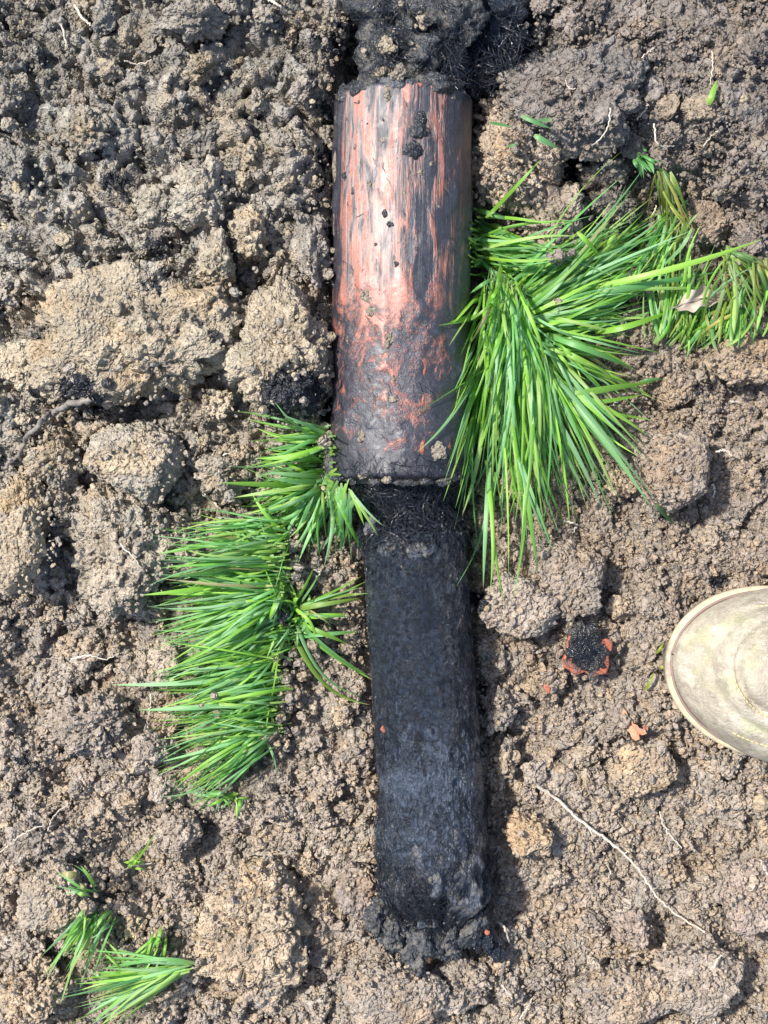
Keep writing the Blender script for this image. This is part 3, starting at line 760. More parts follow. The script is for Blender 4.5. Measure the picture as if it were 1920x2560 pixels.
pc = np.stack([PH * PIPE_R, T * L, np.zeros_like(T)], -1)
part('pipe_wall', V, F, PIPE, pipe, attrs={'pc': pc, 'cov': cov, 'glare_film': glare_film, 'low': lowm})

# neck of bare roots between pipe rim and root cast
na_, nb_ = at(1012, 1195, 0.031), at(1030, 1350, 0.030)
def neck_rad(T, PH): return 0.0365 - 0.0085 * np.exp(-((T - 0.52) / 0.26) ** 2)
V, F, T, PH, L = cyl(na_, nb_, neck_rad, 60, 120, lambda L, PH, r: 0.004 * cylnoise(L, PH, .04, 0.008, 0.008, 51))
part('root_neck', V, F, CAST, pipe)
def cast_rad(T, PH):
    r = CAST_R * (0.965 + 0.05 * T) + 0 * PH
    r = r + 0.0030 * smooth(0.05, 0.0, T) - 0.006 * smooth(0.012, 0.0, T)
    r = r + 0.0030 * smooth(0.70, 0.76, T) * smooth(0.98, 0.90, T) * smooth(-0.4, -0.9, np.sin(PH))   # bulge at lower left
    e = 0.955 + 0.05 * np.sin(PH * 2.0 + 1.0) * 0.6
    tt_ = T + 0.022 * np.sin(3 * PH + 1.3) + 0.014 * np.sin(7 * PH + .4) + 0.010 * np.sin(13 * PH)
    return r * (1 - 0.70 * smooth(0.87, 1.04, tt_) ** 1.3)
def cast_disp(L, PH, r):
    T = L / 0.288
    rag = smooth(0.74, 0.92, T)
    return (0.0012 * cylnoise(L, PH, CAST_R, 0.007, 0.006, 61, 3) + 0.0011 * cylnoise(L, PH, CAST_R, 0.0032, 0.0026, 64, 2) + 0.0008 * cylnoise(L, PH, CAST_R, 0.03, 0.004, 62)
            - 0.0016 * np.clip(cylnoise(L, PH, CAST_R, 0.009, 0.0042, 68, 3) - 0.15, 0, 1) * 2.2 * smooth(.4, .6, T)
            + rag * 0.0120 * cylnoise(L, PH, CAST_R, 0.016, 0.013, 63) + 0.0012 * cylnoise(L, PH, CAST_R, 0.05, 0.05, 66))
V, F, T, PH, L = cyl(ca, cb, cast_rad, 330, 190, cast_disp)
zt = (T + 0.16 * cylnoise(T * L, PH, CAST_R, .030, .007, 88) + 0.05 * cylnoise(T * L, PH, CAST_R, .004, .003, 89, 2))[F[:, 0]]
cast = part('root_cast', V, F[zt < .52], CAST, pipe)
part('root_skin', V, F[(zt >= .52) & (zt < .80)], SKIN, pipe)
part('muddy_root_end', V, F[zt >= .80], CASTMUD, pipe)

# fibres
def surface_fibres(a, b, radf, n, t0, t1, lmin, lmax, seed, align=0.55, lift=0.0006, rad=0.00022, wig=0.35, K=5, wob_=.05):
    r_ = np.random.default_rng(seed); d, rr_, w = frame(a, b); L = np.linalg.norm(b - a)
    t = r_.uniform(t0, t1, n); ph = r_.uniform(-1.75, 1.75, n)
    ln = r_.uniform(lmin, lmax, n); th = r_.normal(0, align, n) + np.where(r_.random(n) < .25, r_.uniform(-1.5, 1.5, n), 0)
    s = np.linspace(-.5, .5, K)[None, :]
    bend = r_.normal(0, wig, n)[:, None]
    al = (s * np.cos(th + 0)[:, None] + bend * (s ** 2) * np.sin(th)[:, None]) * ln[:, None]
    ac = (s * np.sin(th)[:, None] + bend * (s ** 2) * np.cos(th)[:, None] + wob_ * np.sin(s * 9 + r_.uniform(0, 6, n)[:, None])) * ln[:, None]
    TT = t[:, None] + al / L
    R = radf(TT, ph[:, None]) + lift * (r_.uniform(-.4, 1.3, n)[:, None]) + lift * 1.2 * r_.random((n, 1)) * (s * 2) ** 2 * np.sign(s)
    PHH = ph[:, None] + ac / R
    P = a + d * (TT * L)[..., None] + (rr_ * np.sin(PHH)[..., None] + w * np.cos(PHH)[..., None]) * R[..., None]
    return P, np.repeat((rad * r_.uniform(.6, 1.5, n))[:, None], K, 1) * (1 - 0.5 * np.abs(s * 2) ** 3)
P1, Q1 = surface_fibres(ca, cb, cast_rad, 3600, 0.02, 0.60, .005, .013, 81, 0.8, .0006, .00019)
P6, Q6 = surface_fibres(ca, cb, cast_rad, 650, 0.84, 1.02, .012, .032, 86, 0.40, .0024, .00022, .5, 5)
P2, Q2 = surface_fibres(ca, cb, cast_rad, 1300, 0.66, 0.985, .008, .022, 82, 0.6, .0016, .00017)
V, F = tubes(np.vstack([P1, P2, P6]), np.vstack([Q1, Q2, Q6]))
tag(part('root_fibres', V, F, FIBRE, pipe, cast), kind='stuff')
P3, Q3 = surface_fibres(na_, nb_, lambda T, PH: neck_rad(T, PH) + .002, 1300, 0.0, 1.0, .008, .026, 83, 0.8, .0030, .00026, 0.6)
V, F = tubes(P3, Q3)
tag(part('neck_fibres', V, F, FIBRE, pipe), kind='stuff')
P4, Q4 = surface_fibres(pa, pb, lambda T, PH: pipe_rad(T, PH) + .0008, 260, 0.93, 0.995, .006, .018, 84, 1.0, .0012, .0002)
P5, Q5 = surface_fibres(pa, pb, lambda T, PH: pipe_rad(T, PH) + .0008, 140, 0.0, 0.9, .003, .010, 85, 0.5, .0009, .00018)
V, F = tubes(np.vstack([P4, P5]), np.vstack([Q4, Q5]))
tag(part('stuck_fibres', V, F, FIBRE, pipe), kind='stuff')

# black root mass at the upper mouth of the pipe
def lump(u, v, z, a, b, h, seed, n=4, gr=((0.008, 0.0034), (0.0034, 0.0018)), turn=0.0):
    X, F, g = clod_shape(n, seed, (a * S, b * S, h / 1000), 5, 0.28, gr)
    return rotz(X, turn) + at(u, v, z), F, g
MOUTH = [(935, 226, .070, 46, 22, 8, TARLUMP), (1000, 208, .078, 40, 20, 7, CASTMUD), (1075, 214, .074, 50, 24, 8, TARLUMP), (1140, 232, .052, 34, 34, 10, TARLUMP), (876, 246, .052, 30, 34, 9, TARLUMP),
         (1010, 130, .050, 95, 95, 26, TARLUMP), (1110, 60, .048, 110, 95, 28, TARLUMP), (1085, 160, .040, 80, 60, 24, TARLUMP),
         (1215, 120, .022, 95, 110, 22, CAST), (1250, 190, .020, 60, 40, 14, CASTMUD), (1180, 195, .020, 55, 45, 20, CAST),
         (960, 30, .05, 90, 60, 20, TARLUMP), (1240, 20, .03, 80, 60, 24, CAST)]
for i, (u, v, z, a, b, h, mt) in enumerate(MOUTH):
    X, F, g = lump(u, v, z, a, b, h, 400 + i, 5 if 5 <= i < 9 else 4)
    part('root_clump', X, F, mt, pipe)
r_ = np.random.default_rng(9)
n = 900
u = np.concatenate([r_.uniform(1120, 1305, 520), r_.uniform(940, 1150, 380)]); v = r_.uniform(-30, 215, n)
z = 0.040 + 0.012 * r_.random(n) + np.where(u < 1150, .022, 0)
th = r_.normal(1.5, .8, n); ln = r_.uniform(25, 95, n); s = np.linspace(-.5, .5, 6)[None, :]; bd = r_.normal(0, .7, n)[:, None]
uu = u[:, None] + ln[:, None] * (s * np.cos(th)[:, None] + bd * s * s * np.sin(th)[:, None])
vv = v[:, None] + ln[:, None] * (s * np.sin(th)[:, None] - bd * s * s * np.cos(th)[:, None])
zz = z[:, None] + .008 * r_.normal(size=(n, 1)) * s - 0.008 * s * s
V, F = tubes(at_n(uu, vv, zz), np.full((n, 6), .00027) * r_.uniform(.6, 1.5, (n, 1)))
tag(part('mouth_fibres', V, F, FIBRE, pipe), kind='stuff')

mr_ = np.random.default_rng(61)
for i in range(28):
    u = float(mr_.choice([mr_.normal(925, 30), mr_.uniform(930, 1120), mr_.uniform(930, 1120), mr_.uniform(1120, 1290)])); v = float(mr_.uniform(-5, 205)); a = float(4 + 16 * mr_.random() ** 2.4)
    z = .074 - .00018 * max(0, abs(u - 1030) - 40) - (.026 if u > 1150 else 0)
    X, F, g = lump(u, v, z, a, a * float(mr_.uniform(.6, 1.1)), a * .2, 480 + i, 4, ((.004, .002), (.002, .001)))
    part('mud_lump', X, F, SOIL, pipe, attrs={'tint': np.array([.32, .27, .20]) * g[:, None], 'tar': np.full(len(X), float(mr_.choice([.05, .3, .5])))})
P7, Q7 = surface_fibres(na_, nb_, lambda T, PH: neck_rad(T, PH) + .003, 110, 0.1, 0.95, .016, .040, 87, 0.9, .0034, .00034, 1.4, 9, .16)
V, F = tubes(P7, Q7, 5)
tag(part('neck_roots', V, F, FIBRE, pipe), kind='stuff')
def pipe_top(u, v, A=PIPE_A, B=PIPE_B, Z=PIPE_Z, R=PIPE_R):
    t = (v - A[1]) / (B[1] - A[1]); ax = A[0] + t * (B[0] - A[0])
    d = (u - ax) * S * (H - Z) / H
    return Z + math.sqrt(max(R * R - d * d, 0))
# lumps of mud and tar stuck on the wall
STUCK = [(998, 183, 22, 20, 8, 'mud'), (968, 235, 10, 16, 4, 'mud'), (1045, 330, 24, 16, 5, 'tar'), (1030, 372, 20, 22, 6, 'tar'), (1050, 300, 14, 20, 4, 'tar'),
         (962, 352, 11, 10, 4, 'mud'), (890, 368, 7, 8, 3, 'mud'), (1052, 432, 8, 8, 4, 'mud'), (1076, 410, 7, 10, 3, 'mud'), (866, 440, 10, 13, 4, 'tar'),
         (884, 478, 8, 9, 3, 'tar'), (926, 460, 8, 9, 3, 'mud'), (962, 535, 7, 11, 3, 'tar'), (978, 560, 9, 8, 3, 'tar'), (940, 612, 5, 5, 2, 'tar'),
         (1130, 242, 8, 9, 4, 'mud'), (1100, 305, 6, 8, 3, 'mud'), (922, 745, 18, 16, 3, 'mud'), (930, 778, 16, 12, 3, 'mud'), (875, 850, 8, 12, 3, 'mud'),
         (972, 850, 14, 18, 3, 'mud'), (985, 945, 7, 6, 3, 'mud'), (905, 1095, 14, 16, 3, 'mud'), (1085, 1130, 30, 26, 4, 'mud'), (852, 1196, 20, 10, 5, 'tar'), (935, 1206, 22, 9, 5, 'tar'), (968, 1200, 12, 8, 4, 'mud'), (1015, 1208, 26, 9, 5, 'tar'), (1062, 1204, 16, 8, 5, 'tar'), (1110, 1204, 22, 10, 6, 'tar'), (905, 1190, 12, 8, 3, 'mud'), (1140, 1190, 14, 14, 6, 'tar'), (880, 1204, 12, 8, 4, 'tar'),
         (826, 1120, 14, 32, 10, 'tar'), (832, 1165, 16, 30, 10, 'tar'), 
         (846, 300, 9, 30, 5, 'tar'), (838, 420, 8, 40, 5, 'mud'), (842, 560, 8, 46, 4, 'mud'), (960, 300, 4, 5, 2, 'tar'), (920, 310, 4, 4, 2, 'tar'), (1010, 480, 6, 6, 3, 'mud'),
         (1095, 520, 5, 8, 3, 'mud'), (990, 660, 6, 6, 3, 'tar'), (1120, 380, 5, 5, 2, 'mud'), (900, 255, 5, 5, 2, 'tar'), (985, 1000, 12, 10, 3, 'mud')]
for i, (u, v, a, b, h, kd) in enumerate(STUCK):
    z = pipe_top(u, v) if abs(u - 1004) < 160 else PIPE_Z + .012
    X, F, g = lump(u, v, z - .0004, a * .95, b * .95, h * (.45 if a < 14 else .6), 500 + i, 4 if a > 9 else 3, ((0.0045, 0.0024), (0.002, 0.0011)))
    if kd == 'mud':
        t = np.array([.25, .215, .165]) * g[:, None]
        part('mud_lump', X, F, SOIL, pipe, attrs={'tint': t, 'tar': np.full(len(X), .22 if i % 3 else .05)})
    else:
        part('tar_lump', X, F, TARLUMP, pipe)
# stones and grey lumps at the head of the cast and its ragged lower end
for i, (u, v, a, b, h, mt) in enumerate([(975, 1365, 26, 26, 8, CASTMUD), (1050, 1368, 34, 34, 8, CASTMUD), (932, 1318, 20, 30, 6, CASTMUD)]):
    X, F, g = lump(u, v, pipe_top(u, v, CAST_A, CAST_B, CAST_Z, CAST_R) - .004, a, b, h * .7, 560 + i, 4)
    part('stone_lump', X, F, mt, pipe)
for i, (u, v, z, a, b, h, tq) in enumerate([(985, 2318, .030, 36, 50, 12, 0), (1050, 2330, .036, 34, 50, 10, .4), (1120, 2330, .034, 36, 40, 10, 0), (1180, 2315, .030, 32, 50, 12, -.5),
        (1030, 2385, .028, 34, 52, 12, .3), (1040, 2440, .020, 20, 44, 9, 0.1), (1110, 2370, .024, 36, 26, 10, 0), (1200, 2345, .022, 26, 36, 9, .5), (1240, 2375, .016, 18, 26, 6, .7),
        (955, 2290, .030, 40, 50, 16, 0), (1080, 2350, .03, 40, 36, 10, 0)]):
    X, F, g = lump(u, v, z, a, b, h, 600 + i, 5, ((0.006, 0.0050), (0.0028, 0.0026)), tq)
    part('frayed_lump', X, F, FRAY if i not in (7, 8) else CAST, pipe)
r_ = np.random.default_rng(19); n = 700
u = r_.uniform(950, 1215, n); v = r_.uniform(2180, 2380, n); th = r_.normal(1.5, .6, n); ln = r_.uniform(20, 90, n)
bd = r_.normal(0, .6, n)[:, None]
uu = u[:, None] + ln[:, None] * (s * np.cos(th)[:, None] + bd * s * s * np.sin(th)[:, None]) + 30 * smooth(1140, 1210, u)[:, None] * (s + .5)
vv = v[:, None] + ln[:, None] * (s * np.sin(th)[:, None] - bd * s * s * np.cos(th)[:, None])
z = .058 - .03 * smooth(2250, 2400, v) - .028 * (np.abs(u - 1080) / 130) ** 2
zz = z[:, None] + .01 * r_.normal(size=(n, 1)) * s - .012 * (s + .5) ** 2 + .003
V, F = tubes(at_n(uu, vv, zz), np.full((n, 6), .00025) * r_.uniform(.6, 1.5, (n, 1)))
tag(part('frayed_fibres', V, F, FIBRE, pipe), kind='stuff')
def strand(pts, r0, r1, n=26, sides=6, wob=0.0, seed=0):
    C = spline([at(*p) for p in pts], n)
    if wob:
        q = np.random.default_rng(seed).normal(0, wob, (n, 3)); q[:, 2] *= .5; C = C + q
    return tubes(C[None], np.linspace(r0, r1, n)[None], sides)
V, F = strand([(1205, 2270, .03), (1225, 2320, .022), (1250, 2365, .016), (1262, 2385, .012)], .004, .0016, wob=.0006)
part('root_strand', V, F, CAST, pipe)
V, F = strand([(1262, 2385, .012), (1258, 2420, .010), (1250, 2460, .009)], .0014, .0009, wob=.0003)
part('root_strand', V, F, BARK, pipe)
V, F = strand([(808, 1180, .03), (806, 1240, .03), (800, 1300, .026), (798, 1375, .018)], .0011, .0006, wob=.0002)
part('root_strand', V, F, FIBRE, pipe)
# orange flecks of broken pipe in the roots
for i, (u, v, a, b, cst) in enumerate([(1098, 196, 24, 7, 0), (1050, 212, 8, 6, 0), (1053, 1118, 7, 20, 0), (1056, 1000, 5, 26, 0), (1060, 900, 5, 44, 0), (1118, 1115, 7, 20, 0),
                                       (958, 1824, 6, 8, 1), (1206, 2318, 5, 7, 2), (1218, 2330, 5, 7, 2), (1098, 2374, 6, 5, 2), (940, 1315, 4, 6, 2)]):
    z = pipe_top(u, v) + .0006 if cst == 0 else (pipe_top(u, v, CAST_A, CAST_B, CAST_Z, CAST_R) + .0006 if cst == 1 else .036)
    X, F, g = lump(u, v, z - .0008, a, b, .9, 640 + i, 4, ((0.003, 0.0012), (.0015, .0006)))
    part('orange_flake', X, F, ORANGE, pipe)

# ------------------------------------------------------------------ grass
GREENS = [np.array(c) for c in ((.19, .45, .06), (.17, .42, .12), (.25, .52, .06), (.24, .48, .20), (.31, .57, .08), (.13, .34, .11), (.28, .52, .26), (.38, .58, .16))]
YELLOW = [np.array(c) for c in ((.30, .38, .06), (.22, .36, .07), (.42, .38, .10), (.16, .32, .09), (.30, .42, .16))]
def blade(r, t, zr, arch, zt, width, side, rnd, twist, K=13, clear=.0055, kink=0.0):
    """one grass blade in world space: root pixel, tip pixel"""
    f = np.linspace(0, 1, K)
    d = np.array([t[0] - r[0], t[1] - r[1]], float); L = np.hypot(*d) + 1e-6; nrm = np.array([-d[1], d[0]]) / L
    bow = side * L * (f * (1 - f) * 4 * 0.5 + 0.25 * np.sin(f * math.pi * 2) * kink)
    u = r[0] + d[0] * f + nrm[0] * bow; v = r[1] + d[1] * f + nrm[1] * bow
    z = zr + (zt - zr) * f + arch * 4 * f * (1 - f) * (1.25 - .5 * f)
    gz = ground_z(u, v) + clear * np.clip(.3 + f * 3, 0, 1); gz = np.maximum(gz, np.maximum(np.roll(gz, 1), np.roll(gz, -1)) - .003) if L > 60 else gz
    z = np.maximum(z, gz)
    for (A_, B_, Z_, R_) in ((PIPE_A, PIPE_B, PIPE_Z, PIPE_R), (CAST_A, CAST_B, CAST_Z, CAST_R)):
        q = seg_d(u, v, A_, B_) * S * .97
        z = np.where(q < R_ + .003, np.maximum(z, Z_ + np.sqrt(np.clip((R_ + .003) ** 2 - q * q, 0, 1)) + .001), z)
    C = at_n(u, v, z)
    T_ = np.gradient(C, axis=0); T_ /= np.linalg.norm(T_, axis=1, keepdims=True) + 1e-12
    A_ = np.cross(T_, (0, 0, 1.0)); A_ /= np.linalg.norm(A_, axis=1, keepdims=True) + 1e-9
    B_ = np.cross(A_, T_)
    ro = twist + 0.5 * rnd * f
    Wd = A_ * np.cos(ro)[:, None] + B_ * np.sin(ro)[:, None]; Nn = np.cross(T_, Wd)
    w = width * 1.22 * np.clip(.6 + f * 3, 0, 1) * np.clip((1.0 - f ** 3.6), 0.03, 1)
    Vb = np.stack([C - Wd * w[:, None], C - Nn * (w * .42)[:, None], C + Wd * w[:, None]], 1)
    at_ = np.stack([np.repeat(f, 3), np.tile([-1., 0, 1.], K), np.full(3 * K, rnd)], -1)
    return Vb.reshape(-1, 3), grid_faces(K, 3), at_
class Tuft:
    def __init__(s, label, u, v, group='tufts of torn-up grass'):
        s.root = thing('grass_tuft', label, 'grass', at(u, v, float(ground_z(u, v))), group)
        s.b = []
    def bundle(s, n, r, rs, t, ts, arch=.012, zt=.006, zr=.004, corr=.65, width=.00088, cols=GREENS, bow=.10, lift=0.0, low=0.55, dens=.95):
        for _ in range(int(n * dens)):
            a = np.array([random.gauss(0, .6), random.gauss(0, .6)]); a = np.clip(a, -1.3, 1.3)
            b = np.clip(np.array([random.gauss(0, .6), random.gauss(0, .6)]), -1.4, 1.4)
            rr_ = np.array(r) + a * rs; q = corr * a * np.sign(rs) + (1 - corr * .5) * b
            tt = np.array(t) + q * np.abs(ts)
            f = random.uniform(low * (.7 if width > .0012 else 1.05), 1.08); tt = rr_ + (tt - rr_) * f; tt = tt + np.array([random.gauss(0, 16), random.gauss(0, 22)])
            an_ = random.gauss(0, .15); ca_, sa_ = math.cos(an_), math.sin(an_); dv = tt - rr_
            tt = rr_ + np.array([ca_ * dv[0] - sa_ * dv[1], sa_ * dv[0] + ca_ * dv[1]])
            s.one(rr_, tt, arch * random.uniform(.3, 1.5), zt + lift + random.uniform(0, .012), zr + lift + random.uniform(0, .01),
                  width * random.uniform(.55, 1.4), random.gauss(0, bow), cols)
        return s
    def fan(s, n, r, t, rs=15, ang=.23, arch=.014, width=.00072, lo=.45, bow=.06, cols=GREENS, lift=0.0):
        """one plant: blades from a tight crown spreading about one direction"""
        d = np.array(t, float) - np.array(r, float)
        for _ in range(int(n * 1.2)):
            a = random.gauss(0, ang); k = random.uniform(lo, 1.15) * (1 - .35 * abs(a))
            if random.random() < .06: a = random.uniform(-1.6, 1.6); k *= .6
            ca_, sa_ = math.cos(a), math.sin(a)
            r2 = np.array(r) + np.array([random.gauss(0, rs), random.gauss(0, rs * 1.3)])
            t2 = r2 + k * np.array([ca_ * d[0] - sa_ * d[1], sa_ * d[0] + ca_ * d[1]])
            s.one(r2, t2, arch * random.uniform(.3, 1.6), .004 + lift + random.uniform(0, .014), .003 + lift + random.uniform(0, .012), width * random.uniform(.6, 1.5), random.gauss(0, bow), cols)
        return s
    def one(s, r, t, arch=.01, zt=.008, zr=.006, width=.0016, bow=0.0, cols=GREENS, twist=None, col=None):
        zr_ = float(ground_z(r[0], r[1])) + zr; zt_ = float(ground_z(t[0], t[1])) + zt
        c = (random.choice(cols) if col is None else np.array(col)) * random.uniform(.75, 1.25)
        if col is None and random.random() < .02: c = np.array((.46, .40, .20)) * random.uniform(.7, 1.1)
        Vb, Fb, ab = blade(r, t, zr_, arch, zt_, width, bow, random.random(), random.gauss(0, .55) if twist is None else twist, kink=random.gauss(0, .22))
        s.b.append((Vb, Fb, ab, np.repeat(c[None], len(Vb), 0)))
        return s
    def build(s, most=130):
        order = sorted(range(len(s.b)), key=lambda i: -s.b[i][0][:, 2].mean() - 0.15 * np.ptp(s.b[i][0][:, 0]) - 0.15 * np.ptp(s.b[i][0][:, 1]))
        for i in order[:most]:
            Vb, Fb, ab, c = s.b[i]
            part('grass_blade', Vb, Fb, GRASS, s.root, attrs={'blade': ab, 'tint': c})
        rest = [s.b[i] for i in order[most:]]
        if rest:
            k = len(rest[0][0])
            V_ = np.vstack([q[0] for q in rest]); F_ = np.vstack([q[1] + k * j for j, q in enumerate(rest)])
            tag(part('grass_mass', V_, F_, GRASS, s.root, attrs={'blade': np.vstack([q[2] for q in rest]), 'tint': np.vstack([q[3] for q in rest])}), kind='stuff')
        return s

# right-hand turf
R = Tuft('dense bright green grass falling over the right side of the orange pipe', 1290, 800)
R.bundle(46, (1188, 600), (14, 50), (1400, 690), (70, 55), .012, .006)
R.bundle(26, (1185, 640), (12, 40), (1500, 640), (60, 24), .014, .01)
R.bundle(175, (1290, 790), (70, 60), (1660, 590), (75, 75), .016, .008, low=.6)
R.bundle(70, (1300, 800), (70, 40), (1600, 770), (70, 60), .016, .008)
for (r, t, n_, ar, lf_) in [((1225, 690), (1180, 1010), 26, .028, .02), ((1250, 720), (1185, 1110), 34, .03, .02), ((1215, 760), (1150, 860), 14, .03, .035), ((1270, 760), (1195, 1220), 36, .03, .014), ((1250, 800), (1230, 1300), 34, .028, .008),
                   ((1285, 800), (1260, 1290), 36, .028, .008), ((1300, 830), (1300, 1380), 34, .026, .006), ((1310, 820), (1370, 1330), 32, .024, .005), ((1330, 850), (1430, 1270), 30, .022, .004), ((1340, 850), (1500, 1240), 30, .022, .004),
                   ((1340, 870), (1560, 1150), 26, .02, .004), ((1350, 880), (1600, 1040), 24, .02, .004), ((1360, 850), (1590, 930), 22, .02, .004), ((1260, 740), (1330, 960), 26, .03, .02), ((1230, 880), (1200, 1340), 20, .022, .006), ((1260, 980), (1250, 1440), 16, .018, .004)]:
    R.fan(int(n_ * .72), (r[0] + 8, r[1]), (t[0] + 10, t[1]), 18, .19, ar, .00082, .38, .06, GREENS, lf_)
for (a, b, w, arch) in [((1330, 880), (1650, 1265), .0030, .022), ((1350, 900), (1625, 1265), .0028, .016), ((1300, 900), (1505, 1270), .0026, .022),
                        ((1290, 880), (1392, 1045), .0026, .03), ((1370, 1000), (1636, 955), .0030, .018), ((1360, 1005), (1615, 985), .0024, .014),
                        ((1340, 980), (1530, 1062), .0024, .015), ((1340, 1000), (1632, 1050), .0022, .010), ((1330, 960), (1530, 1092), .0024, .014),
                        ((1350, 830), (1590, 925), .0028, .03), ((1370, 860), (1555, 948), .0026, .022), ((1490, 830), (1680, 775), .0030, .02),
                        ((1300, 1000), (1285, 1490), .0020, .012), ((1225, 1150), (1208, 1470), .0020, .012), ((1215, 1150), (1225, 1480), .0018, .012),
                        ((1240, 1180), (1262, 1515), .0020, .010), ((1300, 1080), (1345, 1430), .0022, .014), ((1200, 730), (1130, 812), .0024, .03),
                        ((1215, 780), (1125, 805), .0024, .03), ((1205, 900), (1140, 1150), .0022, .03), ((1210, 1000), (1155, 1290), .0022, .028),
                        ((1480, 720), (1905, 598), .0026, .018), ((1440, 740), (1805, 678), .0026, .018), ((1500, 730), (1815, 722), .0018, .016),
                        ((1215, 545), (1352, 398), .0018, .022), ((1184, 522), (1290, 552), .0024, .012), ((1230, 560), (1292, 590), .0024, .01),
                        ((1445, 580), (1520, 660), .0026, .014), ((1545, 575), (1490, 660), .0018, .01), ((1300, 870), (1380, 1250), .0024, .02)]:
    R.one(a, b, arch * 1.25, .010, .018, w * .72, random.gauss(0, .04), twist=random.gauss(0, .3))
for (a, b) in [((1345, 905), (1600, 1130)), ((1340, 930), (1560, 1180)), ((1330, 900), (1580, 1200)), ((1350, 870), (1640, 1000)), ((1330, 960), (1480, 1260)), ((1310, 980), (1420, 1330)), ((1340, 840), (1560, 880)),
               ((1360, 900), (1500, 1010)), ((1350, 950), (1620, 1090)), ((1320, 1000), (1440, 1290)), ((1300, 1000), (1400, 1340)), ((1340, 880), (1540, 1240))]:
    R.one(a, b, .022, .010, .016, random.uniform(.0011, .0018), random.gauss(0, .05))
R.build(170)
Y_ = Tuft('pale yellowing flattened grass at the right edge around the dead leaf', 1780, 760)
Y_.bundle(85, (1690, 835), (60, 22), (1700, 640), (60, 45), .008, .006, cols=YELLOW + GREENS, bow=.12)
Y_.bundle(75, (1790, 845), (90, 22), (1850, 680), (70, 60), .008, .006, cols=YELLOW + GREENS, bow=.12)
Y_.bundle(40, (1690, 560), (40, 50), (1610, 720), (60, 60), .008, .006, cols=YELLOW + GREENS)
Y_.bundle(34, (1660, 440), (18, 20), (1700, 590), (26, 50), .006, .004, cols=YELLOW, bow=.08)
Y_.bundle(32, (1815, 630), (12, 14), (1930, 750), (30, 40), .008, .006, cols=YELLOW)
Y_.bundle(24, (1900, 655), (30, 10), (1940, 760), (40, 40), .008, .006, cols=YELLOW)
Y_.bundle(40, (1740, 770), (90, 30), (1680, 860), (90, 30), .005, .004, cols=YELLOW + GREENS, bow=.15)
Y_.build(100)
# left-hand turf
L1 = Tuft('loose dark green grass poking out beneath the left rim of the pipe', 830, 1130)
L1.bundle(46, (826, 1110), (14, 36), (630, 1110), (55, 55), .012, .006, width=.0011, dens=.9)
L1.bundle(40, (824, 1190), (14, 30), (650, 1190), (60, 40), .012, .006, width=.0011, dens=.9)
L1.bundle(70, (815, 1215), (40, 26), (640, 1290), (70, 50), .012, .006, width=.0011, dens=.9, bow=.16)
L1.bundle(60, (820, 1215), (40, 26), (755, 1370), (55, 40), .012, .006, width=.0011, dens=.9, bow=.08)
L1.bundle(14, (860, 1225), (20, 14), (865, 1375), (28, 24), .012, .006, width=.0011, dens=.9, bow=.06)
L1.one((840, 1240), (905, 1380), .012, .012, .012, .0015); L1.one((890, 1245), (795, 1385), .01, .01, .012, .0017); L1.one((760, 1215), (545, 1207), .012, .02, .01, .0019)
L1.build(110)
L2 = Tuft('big bright green grass clump laid over to the left of the black root cast', 700, 1540)
for (r, t, n_) in [((720, 1320), (470, 1350), 26), ((700, 1345), (450, 1400), 34), ((712, 1385), (405, 1385), 30), ((700, 1410), (430, 1465), 36), ((715, 1440), (395, 1450), 34), ((690, 1455), (420, 1530), 36),
                   ((700, 1480), (400, 1560), 40), ((720, 1500), (440, 1500), 30), ((690, 1520), (410, 1610), 40), ((735, 1545), (430, 1640), 36), ((700, 1570), (420, 1690), 34), ((745, 1590), (480, 1690), 30),
                   ((690, 1650), (400, 1690), 34), ((690, 1680), (420, 1730), 34), ((700, 1705), (410, 1760), 30), ((680, 1700), (440, 1830), 22), ((690, 1755), (430, 1800), 32), ((680, 1790), (410, 1860), 34),
                   ((690, 1815), (420, 1890), 32), ((660, 1835), (400, 1950), 26), ((660, 1840), (500, 1945), 22), ((700, 1560), (600, 1720), 20)]:
    L2.fan(n_, r, t)
for (a, b) in [((640, 1690), (280, 1712)), ((600, 1455), (352, 1488)), ((600, 1760), (345, 1775)), ((640, 1760), (395, 1965)), ((660, 1830), (510, 1978)), ((600, 1340), (395, 1385)),
               ((590, 1320), (650, 1410)), ((700, 1490), (660, 1570)), ((650, 1770), (470, 1752))]:
    L2.one(a, b, .014, .01, .016, .0016, random.gauss(0, .04))
L2.build(170)
L3 = Tuft('small splayed grass crown with a tar lump, reaching toward the black root cast', 730, 1520)
for (a, b, w, bo) in [((735, 1520), (905, 1440), .0016, .05), ((735, 1525), (905, 1468), .0018, -.04), ((740, 1525), (900, 1495), .0015, 0), ((735, 1530), (870, 1535), .0016, .03), ((740, 1530), (835, 1560), .0016, 0),
                      ((730, 1540), (920, 1688), .0020, .08), ((725, 1555), (925, 1762), .0019, .30), ((745, 1515), (800, 1430), .0017, .05), ((735, 1515), (765, 1470), .0016, -.2),
                      ((690, 1500), (660, 1560), .0014, -.2), ((735, 1585), (895, 1578), .0014, 0), ((745, 1560), (870, 1610), .0016, 0), ((700, 1430), (665, 1545), .0012, -.15)]:
    for k in range(2):
        L3.one(np.array(a) + np.random.default_rng(len(L3.b)).normal(0, 6, 2), np.array(b) + (0 if k == 0 else random.uniform(-22, 22)), .014, .012, .012, w * (1 if k == 0 else .7), bo, YELLOW[:2] + GREENS)
L3.bundle(40, (735, 1540), (26, 26), (740, 1540), (80, 50), .012, .008, corr=0, bow=.25)
L3.build()
B1 = Tuft('small upper tuft of grass half buried at bottom left', 240, 2300)
